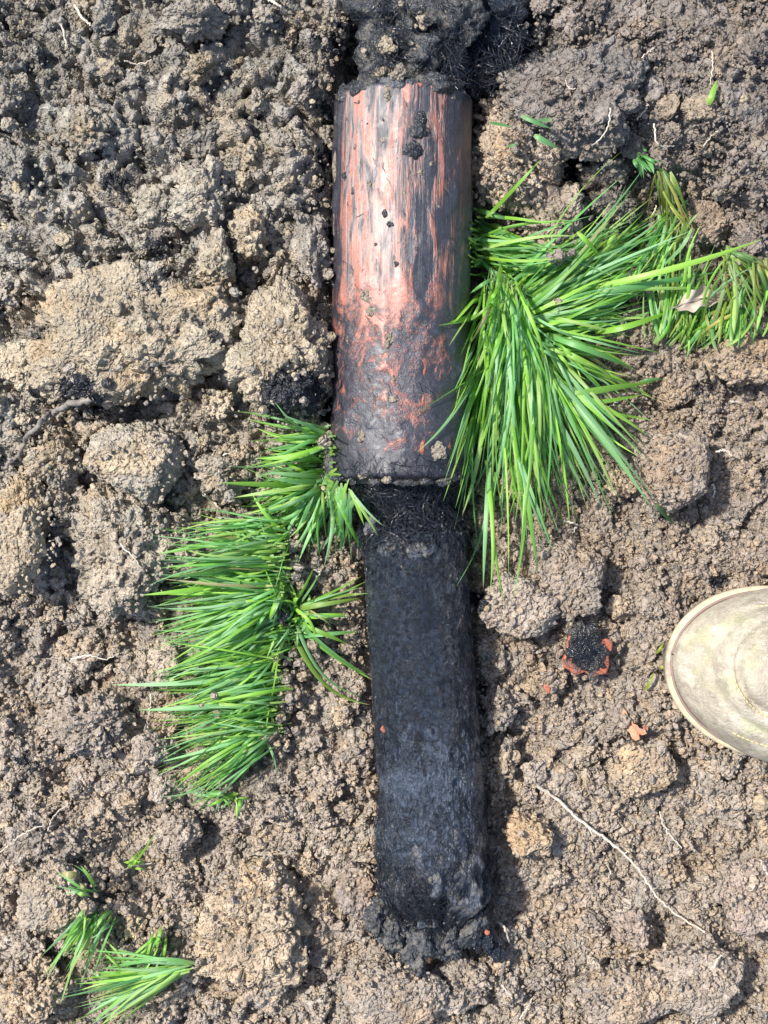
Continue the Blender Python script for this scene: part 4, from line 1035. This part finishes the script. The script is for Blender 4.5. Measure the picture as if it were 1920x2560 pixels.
B1.bundle(44, (245, 2290), (40, 16), (165, 2420), (50, 70), .010, .005, width=.00085, dens=.85, bow=.05, lift=.004)
B1.bundle(12, (225, 2230), (20, 12), (165, 2215), (20, 20), .006, .004, width=.001, bow=.15)
B1.one((190, 2188), (150, 2186), .004, .008, .008, .0022)
B1.build()
B2 = Tuft('lower fan of pale grass spread flat at bottom left', 440, 2420)
B2.bundle(80, (455, 2420), (26, 14), (205, 2490), (40, 62), .010, .005, width=.00085, dens=.85, bow=.05, lift=.005, low=.65)
B2.bundle(26, (395, 2345), (18, 22), (335, 2440), (34, 34), .010, .006, width=.00085, dens=.85, bow=.06, lift=.005)
B2.bundle(8, (330, 2440), (20, 10), (230, 2415), (14, 20), .012, .008, bow=.1)
B2.build()
SC = Tuft('few buried green blade tips just below the left-hand grass clump', 540, 1990, 'scraps of torn grass')
SC.bundle(14, (560, 1985), (50, 12), (515, 2004), (40, 10), .003, .004, bow=.1, width=.0010)
SC.bundle(8, (600, 1995), (40, 6), (580, 2015), (40, 10), .003, .004, width=.0010); SC.build()
SC = Tuft('tiny yellow-green sprout of grass above the bottom left tufts', 335, 2155, 'scraps of torn grass')
SC.bundle(10, (330, 2165), (10, 8), (350, 2140), (22, 10), .004, .004, cols=[GREENS[4]]); SC.build()
SC = Tuft('broken grass blades lying on the tall sunlit clod', 1340, 320, 'scraps of torn grass')
for a, b, w in [((1304, 290), (1378, 322), .0030), ((1336, 338), (1396, 372), .0034), ((1225, 306), (1282, 318), .0026), ((1378, 300), (1340, 300), .003), ((1270, 365), (1292, 362), .0022)]:
    SC.one(a, b, .003, .034, .036, w * .5, 0, twist=0.1, col=(.12, .30, .11))
SC.build()
SC = Tuft('single dark grass blade standing in the shaded upper right soil', 1780, 230, 'scraps of torn grass')
SC.one((1772, 262), (1792, 200), .004, .008, .008, .0018, 0); SC.build()
SC = Tuft('dark grass blades under the round brown clod', 1690, 1310, 'scraps of torn grass')
SC.one((1640, 1260), (1690, 1315), .004, .004, .004, .0014, .05, twist=0, col=(.06, .16, .07)); SC.one((1600, 955), (1660, 950), .004, .006, .004, .0012, -.1); SC.build()
SC = Tuft('thin grass wisps beside the toe of the boot', 1650, 1630, 'scraps of torn grass')
for a, b in [((1640, 1635), (1660, 1605)), ((1612, 1725), (1635, 1680)), ((1650, 1665), (1672, 1676))]: SC.one(a, b, .004, .006, .006, .0011, .1, YELLOW)
SC.build()
SC = Tuft('bare green blade tips beneath the hollow of the shaded bank', 1600, 400, 'scraps of torn grass')
SC.bundle(12, (1600, 395), (14, 14), (1625, 430), (20, 20), .005, .008, width=.0011, cols=[GREENS[5]]); SC.build()

# ------------------------------------------------------------------ the boot
boot = thing('work_boot', 'worn tan leather work boot toe standing at the right edge', 'boot', at(1900, 1690, 0.0))
BA = math.radians(-10.5); bd_ = np.array([math.cos(BA), math.sin(BA), 0]); bn_ = np.array([-math.sin(BA), math.cos(BA), 0])
toe = at(1667, 1632, .03)
GZ0 = 0.004
def half_w(s_):
    a = 0.0632; n_ = .088
    w = a * np.sqrt(np.clip(1 - (1 - np.clip(s_ / n_, 0, 1)) ** 2.2, 0, 1))
    w = w * (1 - .22 * smooth(.13, .2, s_)) * (1 - 0.0 * s_)
    tail = np.sqrt(np.clip(1 - (np.clip((s_ - .25) / .045, 0, 1)) ** 2, 0, 1))
    return w * tail
def b_pt(s_, y, z):
    s_ = np.asarray(s_, float); y = np.asarray(y, float); z = np.asarray(z, float)
    return np.stack([toe[0] + bd_[0] * s_ + bn_[0] * y, toe[1] + bd_[1] * s_ + bn_[1] * y, z + 0 * s_], -1)
BL = .295
def upper_h(s_):
    return .012 + .040 * smooth(0, .05, s_) + .016 * smooth(.05, .12, s_) + .05 * smooth(.12, .2, s_)
def boot_z(s_, y, inset=.004):
    w = np.maximum(half_w(np.clip(s_ , 0, BL)) - inset, 1e-4)
    q = np.clip(np.abs(y) / w, 0, 1)
    return .034 + GZ0 + upper_h(s_ - inset) * (1 - q ** 2.2) ** .60
def outline(inset, n=90):
    e = np.linspace(0, 1, n); s_ = inset + (BL - 2 * inset) * (0.5 - 0.5 * np.cos(e * math.pi))
    w = np.maximum(half_w((s_ - inset) / (BL - 2 * inset) * BL) - inset, 0.0); w[0] = w[-1] = 0
    return np.concatenate([s_, s_[-2:0:-1]]), np.concatenate([w, -w[-2:0:-1]])
def slab(inset, prof):
    """closed ring loft: prof = [(extra inset, z)]"""
    rows = []
    for e, z in prof:
        s_, y = outline(inset + e); rows.append(b_pt(s_, y, np.full(len(s_), z)))
    nc = len(rows[0]); V_ = np.vstack(rows); F_ = grid_faces(len(rows), nc, True)
    return V_, F_
V, F = slab(0, [(.03, GZ0), (.003, GZ0), (.0015, GZ0 + .004), (.003, GZ0 + .012), (.0015, GZ0 + .020), (.004, GZ0 + .0215), (.03, GZ0 + .0215)])
part('sole', V, F, SOLEM, boot)
V, F = slab(-.0004, [(.02, GZ0 + .0215), (.001, GZ0 + .0222), (0, GZ0 + .0235), (0, GZ0 + .0275), (.0012, GZ0 + .029), (.0055, GZ0 + .0295), (.02, GZ0 + .0295)])
part('welt', V, F, WELT, boot)
so, yo = outline(.0030); ring = b_pt(so, yo, np.full(len(so), GZ0 + .0305)); ring = np.vstack([ring, ring[:1]])
V, F = tubes(ring[None], np.full((1, len(ring)), .0010), 6); part('welt_seam', V, F, PINK, boot)
# leather upper: rows of cross-sections
nr, nc = 120, 64
e = np.linspace(0, 1, nr); ss = .0034 + (.2 - .0034) * (e ** 1.35)
ww = np.maximum(half_w(ss - .0034) - .0037 + .0050 * smooth(.03, .085, ss), .0004)
q = np.sin(np.linspace(-1, 1, nc) * math.pi / 2)
SSg, Qg = np.meshgrid(ss, q, indexing='ij'); Yg = Qg * ww[:, None]
Zg = .0300 + GZ0 + upper_h(SSg - .0034) * (1 - np.abs(Qg) ** 2.2) ** .60
Pb = b_pt(SSg, Yg, Zg).reshape(-1, 3)
Zg = Zg.ravel() + .0022 * fbm(Pb, .025, 3, 4) + .0006 * fbm(Pb, .005, 9, 3)
cap_c = (.080, .006)
cr_ = np.hypot((SSg.ravel() - cap_c[0]) / 1.0, (Yg.ravel() - cap_c[1]) / .85)
Zg = Zg + .0040 * smooth(.041, .034, cr_) - .0046 * np.exp(-((cr_ - .0395) / .0018) ** 2) - .0032 * np.exp(-((cr_ - .0545) / .0024) ** 2) + .0024 * np.exp(-((cr_ - .048) / .0034) ** 2)
Pb[:, 2] = Zg
F = grid_faces(nr, nc)
cface = cr_[F].mean(1) < .0385
upper = part('leather_upper', Pb, F[~cface][:, ::-1], LEATHER, boot)
part('toe_panel', Pb, F[cface][:, ::-1], LEATHER, boot)
# shaft above the ankle (behind the frame)
rows = []
for zf, cx, rx, ry in [(.05, .235, .055, .044), (.09, .235, .054, .044), (.13, .238, .054, .046), (.18, .24, .056, .05), (.235, .242, .058, .053), (.24, .242, .055, .050)]:
    an = np.linspace(0, 2 * math.pi, 48, endpoint=False)
    rows.append(b_pt(cx + rx * np.cos(an), ry * np.sin(an), np.full(48, zf)))
V = np.vstack(rows); V = V + .0006 * np.stack([fbm(V, .03, k, 3) for k in (1, 2, 3)], -1)
part('shaft', V, grid_faces(len(rows), 48, True), LEATHER, boot)
V, F = slab(.006, [(.0, GZ0 + .0295), (.002, GZ0 + .06), (.006, GZ0 + .075)])
keep = V[F].mean(1); kk = ((keep - toe) @ bd_) > .17
part('heel_counter', V, F[kk], LEATHER, boot)
def on_boot(s_, y, dz): return b_pt(s_, y, boot_top(s_, y) + dz)
tree_ref = np.stack([SSg.ravel(), Yg.ravel(), Zg], -1)
def boot_top(s_, y):
    s_ = np.atleast_1d(s_); y = np.atleast_1d(y)
    d = (tree_ref[None, :, 0] - s_[:, None]) ** 2 + (tree_ref[None, :, 1] - y[:, None]) ** 2
    k = np.argsort(d, axis=1)[:, :3]; w = 1 / (np.take_along_axis(d, k, 1) + 1e-8)
    return (tree_ref[k, 2] * w).sum(1) / w.sum(1)
def stitches(s_, y, lift, gap=.0034, rad=.00055):
    C = on_boot(s_, y, lift); seg = np.linalg.norm(np.diff(C, axis=0), axis=1); cum = np.concatenate([[0], np.cumsum(seg)])
    st = np.arange(0, cum[-1] - gap, gap); P = []
    for a in st:
        P.append([[np.interp(a + o * gap, cum, C[:, k]) for k in range(3)] for o in (0.08, .3, .55, .78)])
    P = np.array(P); P[:, 1:3, 2] += .0003
    return tubes(P, np.full(P.shape[:2], rad), 4)
an = np.linspace(3.5, 5.2, 50)
V, F = stitches(cap_c[0] + .0425 * np.cos(an), cap_c[1] + .85 * .0425 * np.sin(an), .0004); part('stitching', V, F, THREAD, boot, upper)
s_ = np.linspace(.05, .19, 60); V, F = stitches(s_, -(half_w(s_) - .0125), .0004); part('stitching', V, F, THREAD, boot, upper)
s_ = np.linspace(.05, .19, 60); V, F = stitches(s_, (half_w(s_) - .0125), .0004); part('stitching', V, F, THREAD, boot, upper)

# ------------------------------------------------------------------ small things lying about
def rootlet(pts, r0, r1, label, lift=.006, mat=None, name='rootlet', cat='root', group='pale rootlets in the soil', wob=.0004, seed=1, n=22):
    P = [(u, v, float(ground_z(u, v)) + lift) for u, v in pts]
    V, F = strand(P, r0, r1, n, 6, wob, seed)
    return solo(name, V, F, mat or ROOTLET, label, cat, group)
w = thing('long_root', 'long thin white root lying diagonally across the soil at lower right', 'root', at(1550, 2150, float(ground_z(1550, 2150))))
WP = [(1340, 1962), (1400, 2005), (1455, 2055), (1505, 2090), (1560, 2135), (1600, 2180), (1640, 2240), (1690, 2285), (1760, 2330)]
V, F = strand([(a, b, max(float(ground_z(a, b)), -.002) + .010) for a, b in WP], .0013, .0006, 60, 7, .0004, 3); part('stem', V, F, ROOTLET, w)
for a, b, r in [((1470, 2066), (1482, 2104), .0006), ((1505, 2090), (1520, 2105), .0016), ((1630, 2225), (1645, 2215), .0005), ((1560, 2135), (1572, 2122), .0005)]:
    m_ = ((a[0] + b[0]) / 2 + 3, (a[1] + b[1]) / 2)
    V, F = strand([(*a, float(ground_z(*a)) + .010), (*m_, float(ground_z(*m_)) + .010), (*b, float(ground_z(*b)) + .007)], r, r * .5, 10, 6, .0002, 4); part('side_root', V, F, ROOTLET, w)
V, F = strand([(u, v, float(ground_z(u, v)) + l) for u, v, l in [(12, 1168, .008), (45, 1138, .012), (62, 1100, .016), (95, 1062, .018), (130, 1035, .016), (170, 1010, .012), (225, 1000, .006)]], .0013, .0024, 40, 10, .0007, 8)
solo('woody_root', V, F, BARK, 'bent grey woody root at the left edge', 'root')
ROOTS = [
 ([(178, -5), (200, 35), (225, 62)], .0011, .0007, 'pale straw piece at the top edge, left of centre'),
 ([(150, 48), (158, 80), (166, 118)], .0008, .0004, 'short thin straw just below the top edge at left'),
 ([(672, 0), (700, 15), (712, 32)], .0011, .0006, 'pale straw end at the top edge between left corner and pipe'),
 ([(310, 152), (345, 160), (380, 150)], .0006, .0003, 'thin rootlet lying in the dark stained upper left soil'),
 ([(176, 1648), (220, 1638), (262, 1648), (285, 1640)], .0008, .0004, 'wavy white rootlet left of the left grass clump'),
 ([(510, 1235), (530, 1252), (545, 1268)], .0012, .0006, 'thick pale rootlet by the upper tips of the left grass'),
 ([(560, 1135), (580, 1132), (596, 1122)], .0006, .0004, 'short hairlike rootlet above the upper left grass'),
 ([(300, 1360), (330, 1390), (352, 1420)], .0006, .0003, 'fine rootlet across the broad grey clod at left'),
 ([(378, 1735), (372, 1790), (360, 1830)], .0005, .0003, 'hair-thin grey rootlet above the rounded brown clod at left'),
 ([(2, 2130), (50, 2090), (110, 2062)], .0006, .0004, 'thin brown rootlet at the left edge above the bottom tufts'),
 ([(120, 2078), (135, 2040), (172, 2008)], .0007, .0004, 'curved pale rootlet left of the small sprout'),
 ([(300, 2185), (330, 2165), (380, 2158)], .0007, .0004, 'tan straw lying over the tiny sprout'),
 ([(1648, 2030), (1665, 2075), (1705, 2120)], .0006, .0004, 'white rootlet standing right of the long white root'),
 ([(1515, 2155), (1525, 2180), (1520, 2200)], .0007, .0005, 'short hooked rootlet under the long white root'),
 ([(1245, 2305), (1262, 2320), (1272, 2355)], .0010, .0007, 'forked cream rootlet beside the frayed root end'),
 ([(1232, 2120), (1248, 2115), (1240, 2135)], .0004, .0003, 'tiny curled rootlet touching the black root cast'),
 ([(1785, 2420), (1792, 2402), (1806, 2388)], .0011, .0005, 'white root stub near the bottom right corner'),
 ([(1845, 2450), (1842, 2480), (1850, 2490)], .0008, .0005, 'white root stub in the crack of the long tilted clod'),
 ([(1080, 2530), (1110, 2520), (1140, 2534)], .0012, .0006, 'pale root fragment at the bottom edge below the frayed end'),
 ([(1300, 2548), (1318, 2520), (1335, 2490)], .0007, .0004, 'upright thin rootlet at the bottom edge right of the frayed end'),
 ([(1255, 2462), (1268, 2480), (1280, 2495)], .0007, .0004, 'short cream rootlet right of the brown bottom clod'),
 ([(1527, 270), (1515, 330), (1480, 365)], .0006, .0004, 'long white rootlet hanging from the large shaded clod'),
 ([(1412, 195), (1422, 220), (1438, 222)], .0005, .0003, 'small white rootlet on the face of the large shaded clod'),
 ([(1635, 310), (1645, 360), (1685, 365)], .0007, .0004, 'kinked white rootlet in the shaded bank at upper right'),
 ([(1590, 300), (1610, 280), (1620, 262)], .0006, .0004, 'thin white rootlet above the kinked one at upper right'),
 ([(1604, 145), (1620, 130), (1635, 120)], .0006, .0004, 'white rootlet high in the upper right soil'),
 ([(1780, 130), (1782, 165), (1775, 210)], .0005, .0003, 'faint rootlet beside the single dark grass blade'),
 ([(1760, 365), (1775, 345), (1795, 325)], .0005, .0003, 'faint pale rootlet right of the kinked one'),
 ([(1640, 515), (1632, 535), (1612, 550)], .0006, .0003, 'pale rootlet touching the top of the right-hand grass'),
 ([(1412, 1302), (1435, 1310), (1455, 1316)], .0008, .0004, 'pale forked rootlet above the angular grey slab'),
 ([(1420, 1328), (1440, 1320), (1430, 1335)], .0006, .0003, 'tiny pale rootlet just below the forked one'),
 ([(1495, 1028), (1520, 1018), (1548, 1002)], .0006, .0003, 'thin rootlet in the shade of the long grass'),
 ([(1790, 1130), (1810, 1125), (1832, 1140)], .0008, .0003, 'rootlets sprouting from the right of the round brown clod'),
 ([(1780, 1210), (1788, 1225), (1782, 1240)], .0008, .0005, 'white looped rootlet under the right of the round brown clod'),
 ([(1826, 1002), (1835, 1005), (1845, 1003)], .0006, .0004, 'tiny white rootlet below the pale slab at right'),
 ([(848, 1338), (878, 1330), (900, 1342)], .0005, .0003, 'hairlike rootlet beside the upper left of the root cast'),
 ([(785, 1425), (800, 1432), (790, 1444)], .0006, .0003, 'curled tan rootlet left of the black root cast'),
 ([(1902, 2155), (1912, 2175), (1920, 2185)], .0007, .0004, 'white rootlet at the right edge below the boot'),
]
for i, (pts, r0, r1, lab) in enumerate(ROOTS):
    up = .012 if ('clod' in lab and 'left' not in lab) else .008
    if 'shaded clod' in lab: up = .030
    if 'round brown clod' in lab: up = .024
    rootlet(pts, r0, r1, lab, up, seed=i + 20)

def rock(name, u, v, a, b, h, mat, label, cat, seed, lift=.4, group=None, tn=None, tarv=0.0, n=4, z=None, gr=((0.006, 0.0022), (0.0026, 0.001))):
    X, F, g = clod_shape(n, seed, (a * S, b * S, h / 1000), 7, 0.2, gr)
    zz = (float(ground_z(u, v)) if z is None else z) + lift * h / 1000
    W = X + at(u, v, zz)
    at_ = {'tint': np.array(tn) * g[:, None], 'tar': np.full(len(X), tarv)} if tn is not None else None
    return solo(name, W, F, mat, label, cat, group, True, at_)
rock('pebble', 1856, 246, 18, 16, 5, STONE, 'tan pebble in the shaded soil at upper right', 'pebble', 701, gr=((.01, .0005),))
rock('pebble', 1902, 2005, 20, 22, 6, STONE, 'yellowish pebble at the right edge below the boot', 'pebble', 702, gr=((.01, .0005),))
rock('tar_lump', 704, 1538, 22, 20, 9, TARLUMP, 'black tar lump resting in the splayed grass crown', 'tar lump', 703, z=.020)
rock('tar_lump', 668, 1524, 14, 10, 6, TARLUMP, 'smaller black tar lump half hidden left of the other in the grass', 'tar lump', 704, z=.016)
rock('soil_crumb', 591, 1742, 11, 12, 4, SOIL, 'pale crumb of soil lying on top of the left grass clump', 'soil crumb', 705, z=.022, tn=(.36, .29, .22), n=3)
rock('soil_crumb', 672, 1845, 20, 18, 7, SOIL, 'brown crumb at the lower right of the left grass clump', 'soil crumb', 706, z=.014, tn=(.28, .22, .17), n=3)
rock('soil_crumb', 780, 1612, 16, 18, 7, SOIL, 'round crumb on the curved blade between grass and root cast', 'soil crumb', 707, z=.012, tn=(.30, .24, .185), n=3)

# tarred shard of pipe
sh = thing('pipe_shard', 'black tarred pipe shard with orange edges lying between the slab and the boot', 'pipe shard', at(1470, 1632, float(ground_z(1470, 1632))))
zb = float(ground_z(1470, 1640)) + .0085
ol = [(1424, 1582), (1440, 1562), (1484, 1566), (1498, 1598), (1516, 1596), (1532, 1602), (1530, 1626), (1522, 1634), (1524, 1662), (1516, 1684), (1494, 1688), (1480, 1696), (1462, 1680), (1438, 1690), (1424, 1676), (1408, 1668), (1404, 1648), (1412, 1632), (1416, 1605)]
ct = np.array(ol, float).mean(0); rows = []
for k, dz in ((.95, -.004), (1.0, -.003), (1.0, 0), (.96, .0008), (.5, .0024), (.02, .003)):
    rows.append(np.array([at(ct[0] + (a - ct[0]) * k, ct[1] + (b - ct[1]) * k, zb + dz) for a, b in ol]))
part('shard_plate', np.vstack(rows), grid_faces(len(rows), len(ol), True)[:, ::-1], ORANGE, sh, smooth_shade=False)
bl_ = [(1420, 1578), (1438, 1552), (1462, 1560), (1486, 1556), (1502, 1592), (1506, 1606), (1524, 1632), (1512, 1655), (1514, 1672), (1490, 1676), (1470, 1682), (1446, 1668), (1430, 1650), (1414, 1640), (1418, 1612)]
bl_ = [tuple(p) for p in spline([(a, b, 0) for a, b in bl_ + bl_[:1]], 61)[:-1, :2]]
rows = []; rs_ = np.random.default_rng(5); edge_ = rs_.normal(0, 3.0, len(bl_))
for k, dz in ((1.0, .0002), (1.0, .0018), (.95, .0034), (.85, .0042), (.7, .0046), (.5, .0050), (.3, .0052), (.12, .0053), (.01, .0053)):
    rows.append(np.array([at(1466 + (a - 1466) * k + edge_[q_] * k, 1616 + (b - 1616) * k + edge_[-q_] * k, zb + dz + (rs_.normal(0, .0007) if dz > .002 else 0)) for q_, (a, b) in enumerate(bl_)]))
part('tar_coating', np.vstack(rows), grid_faces(len(rows), len(bl_), True)[:, ::-1], TARLUMP, sh)
r_ = np.random.default_rng(33); n = 260
u = r_.normal(1462, 22, n); v = r_.normal(1615, 30, n); th = r_.uniform(0, 6.28, n); ln = r_.uniform(10, 34, n); bd = r_.normal(0, .7, n)[:, None]
uu = u[:, None] + ln[:, None] * (s * np.cos(th)[:, None] + bd * s * s * np.sin(th)[:, None]); vv = v[:, None] + ln[:, None] * (s * np.sin(th)[:, None] - bd * s * s * np.cos(th)[:, None])
q = ((uu - 1462) / 46) ** 2 + ((vv - 1612) / 56) ** 2
zz = zb + .0045 + .0014 * np.sqrt(np.clip(1 - q, 0, 1)) + .001 * r_.random((n, 1))
V, F = tubes(at_n(uu, vv, zz), np.full((n, 6), .00022)); tag(part('fibres', V, F, FIBRE, sh), kind='stuff')
def chip(u, v, pts, mat, label, z, th=.0016):
    ct = np.array(pts, float).mean(0); rows = []
    for k, dz in ((.9, 0), (1, th * .3), (.97, th), (.5, th * 1.3), (.02, th * 1.35)):
        rows.append(np.array([at(u + a * k, v + b * k, z + dz + .00008 * a) for a, b in pts]))
    solo('orange_chip', np.vstack(rows), grid_faces(len(rows), len(pts), True)[:, ::-1], mat, label, 'plastic chip', 'orange pipe chips', False)
chip(1582, 1815, [(-26, -44), (-18, -40), (-14, -24), (-4, -20), (2, -6), (12, -2), (18, 8), (32, 10), (36, 20), (24, 24), (16, 20), (18, 34), (8, 38), (-2, 32), (-8, 18), (-18, 8), (-20, -8), (-26, -18)], PALEORANGE, 'pale scuffed orange chip below the tarred shard', float(ground_z(1582, 1815)) + .0055)
chip(1368, 1722, [(-8, -14), (4, -8), (10, 6), (2, 14), (-4, 4), (-10, -4)], ORANGE, 'small bright orange chip on a clod left of the tarred shard', float(ground_z(1368, 1722)) + .016)
chip(1612, 1820, [(-4, -6), (5, -3), (4, 6), (-5, 4)], ORANGE, 'tiny orange chip right beside the pale scuffed one', float(ground_z(1612, 1820)) + .009)
chip(476, 438, [(-4, -3), (4, -3), (5, 3), (-3, 4)], ORANGE, 'tiny red-orange speck of plastic in the upper left soil', float(ground_z(476, 438)) + .012)

# dead leaf, curled
nl, nw = 26, 11
f = np.linspace(0, 1, nl); c = np.linspace(-1, 1, nw)
FF, CC = np.meshgrid(f, c, indexing='ij')
wl2 = 26 * np.sin(np.clip(FF, 0, 1) ** .8 * math.pi) ** .7 + 2
uu = 1690 + 122 * FF + 4 * np.sin(FF * 7); vv = 768 - 42 * FF + 20 * FF ** 2 + wl2 * CC * (1 + .18 * np.sin(FF * 17 + CC * 2)) - 8 * np.sin(FF * 3.1)
zl = max(float(ground_z(1745, 745)), 0) + .024
zz = zl + .0040 * CC ** 2 + .0030 * np.sin(FF * 5 + CC) + .002 * np.sin(FF * 11 + CC * 3)
Pt = at_n(uu, vv, zz).reshape(-1, 3); Pb_ = Pt.copy(); Pb_[:, 2] -= .0004
F1_ = grid_faces(nl, nw); k = nl * nw
lf = thing('dead_leaf', 'curled pale dead leaf lying on the yellowing grass at right', 'leaf', at(1745, 745, zl - .01))
part('leaf_blade', np.vstack([Pt, Pb_]), np.vstack([F1_[:, ::-1], F1_ + k]), DRYLEAF, lf)
V, F = strand([(1676, 772, zl + .002), (1700, 764, zl + .004), (1745, 748, zl + .003), (1808, 740, zl + .001)], .0007, .0003, 20, 6); part('midrib', V, F, BARK, lf)
# seedling
sd = thing('seedling', 'tiny bright green seedling at the lower edge of the boot', 'seedling', at(1775, 1805, float(ground_z(1775, 1805))))
zg = float(ground_z(1775, 1805)) + .010
V, F = strand([(1757, 1785, zg - .008), (1762, 1797, zg), (1774, 1803, zg + .002)], .0006, .0005, 10, 6); part('stem', V, F, SEED, sd)
for du, dv, a, b in ((1775, 1806, 9, 13), (1762, 1792, 4, 8)):
    X = ICO[3][0] * np.array([a * S, b * S, .0007]); X[:, 2] += 8 * X[:, 0] ** 2
    part('seed_leaf', X + at(du, dv, zg + .003), ICO[3][1], SEED, sd)
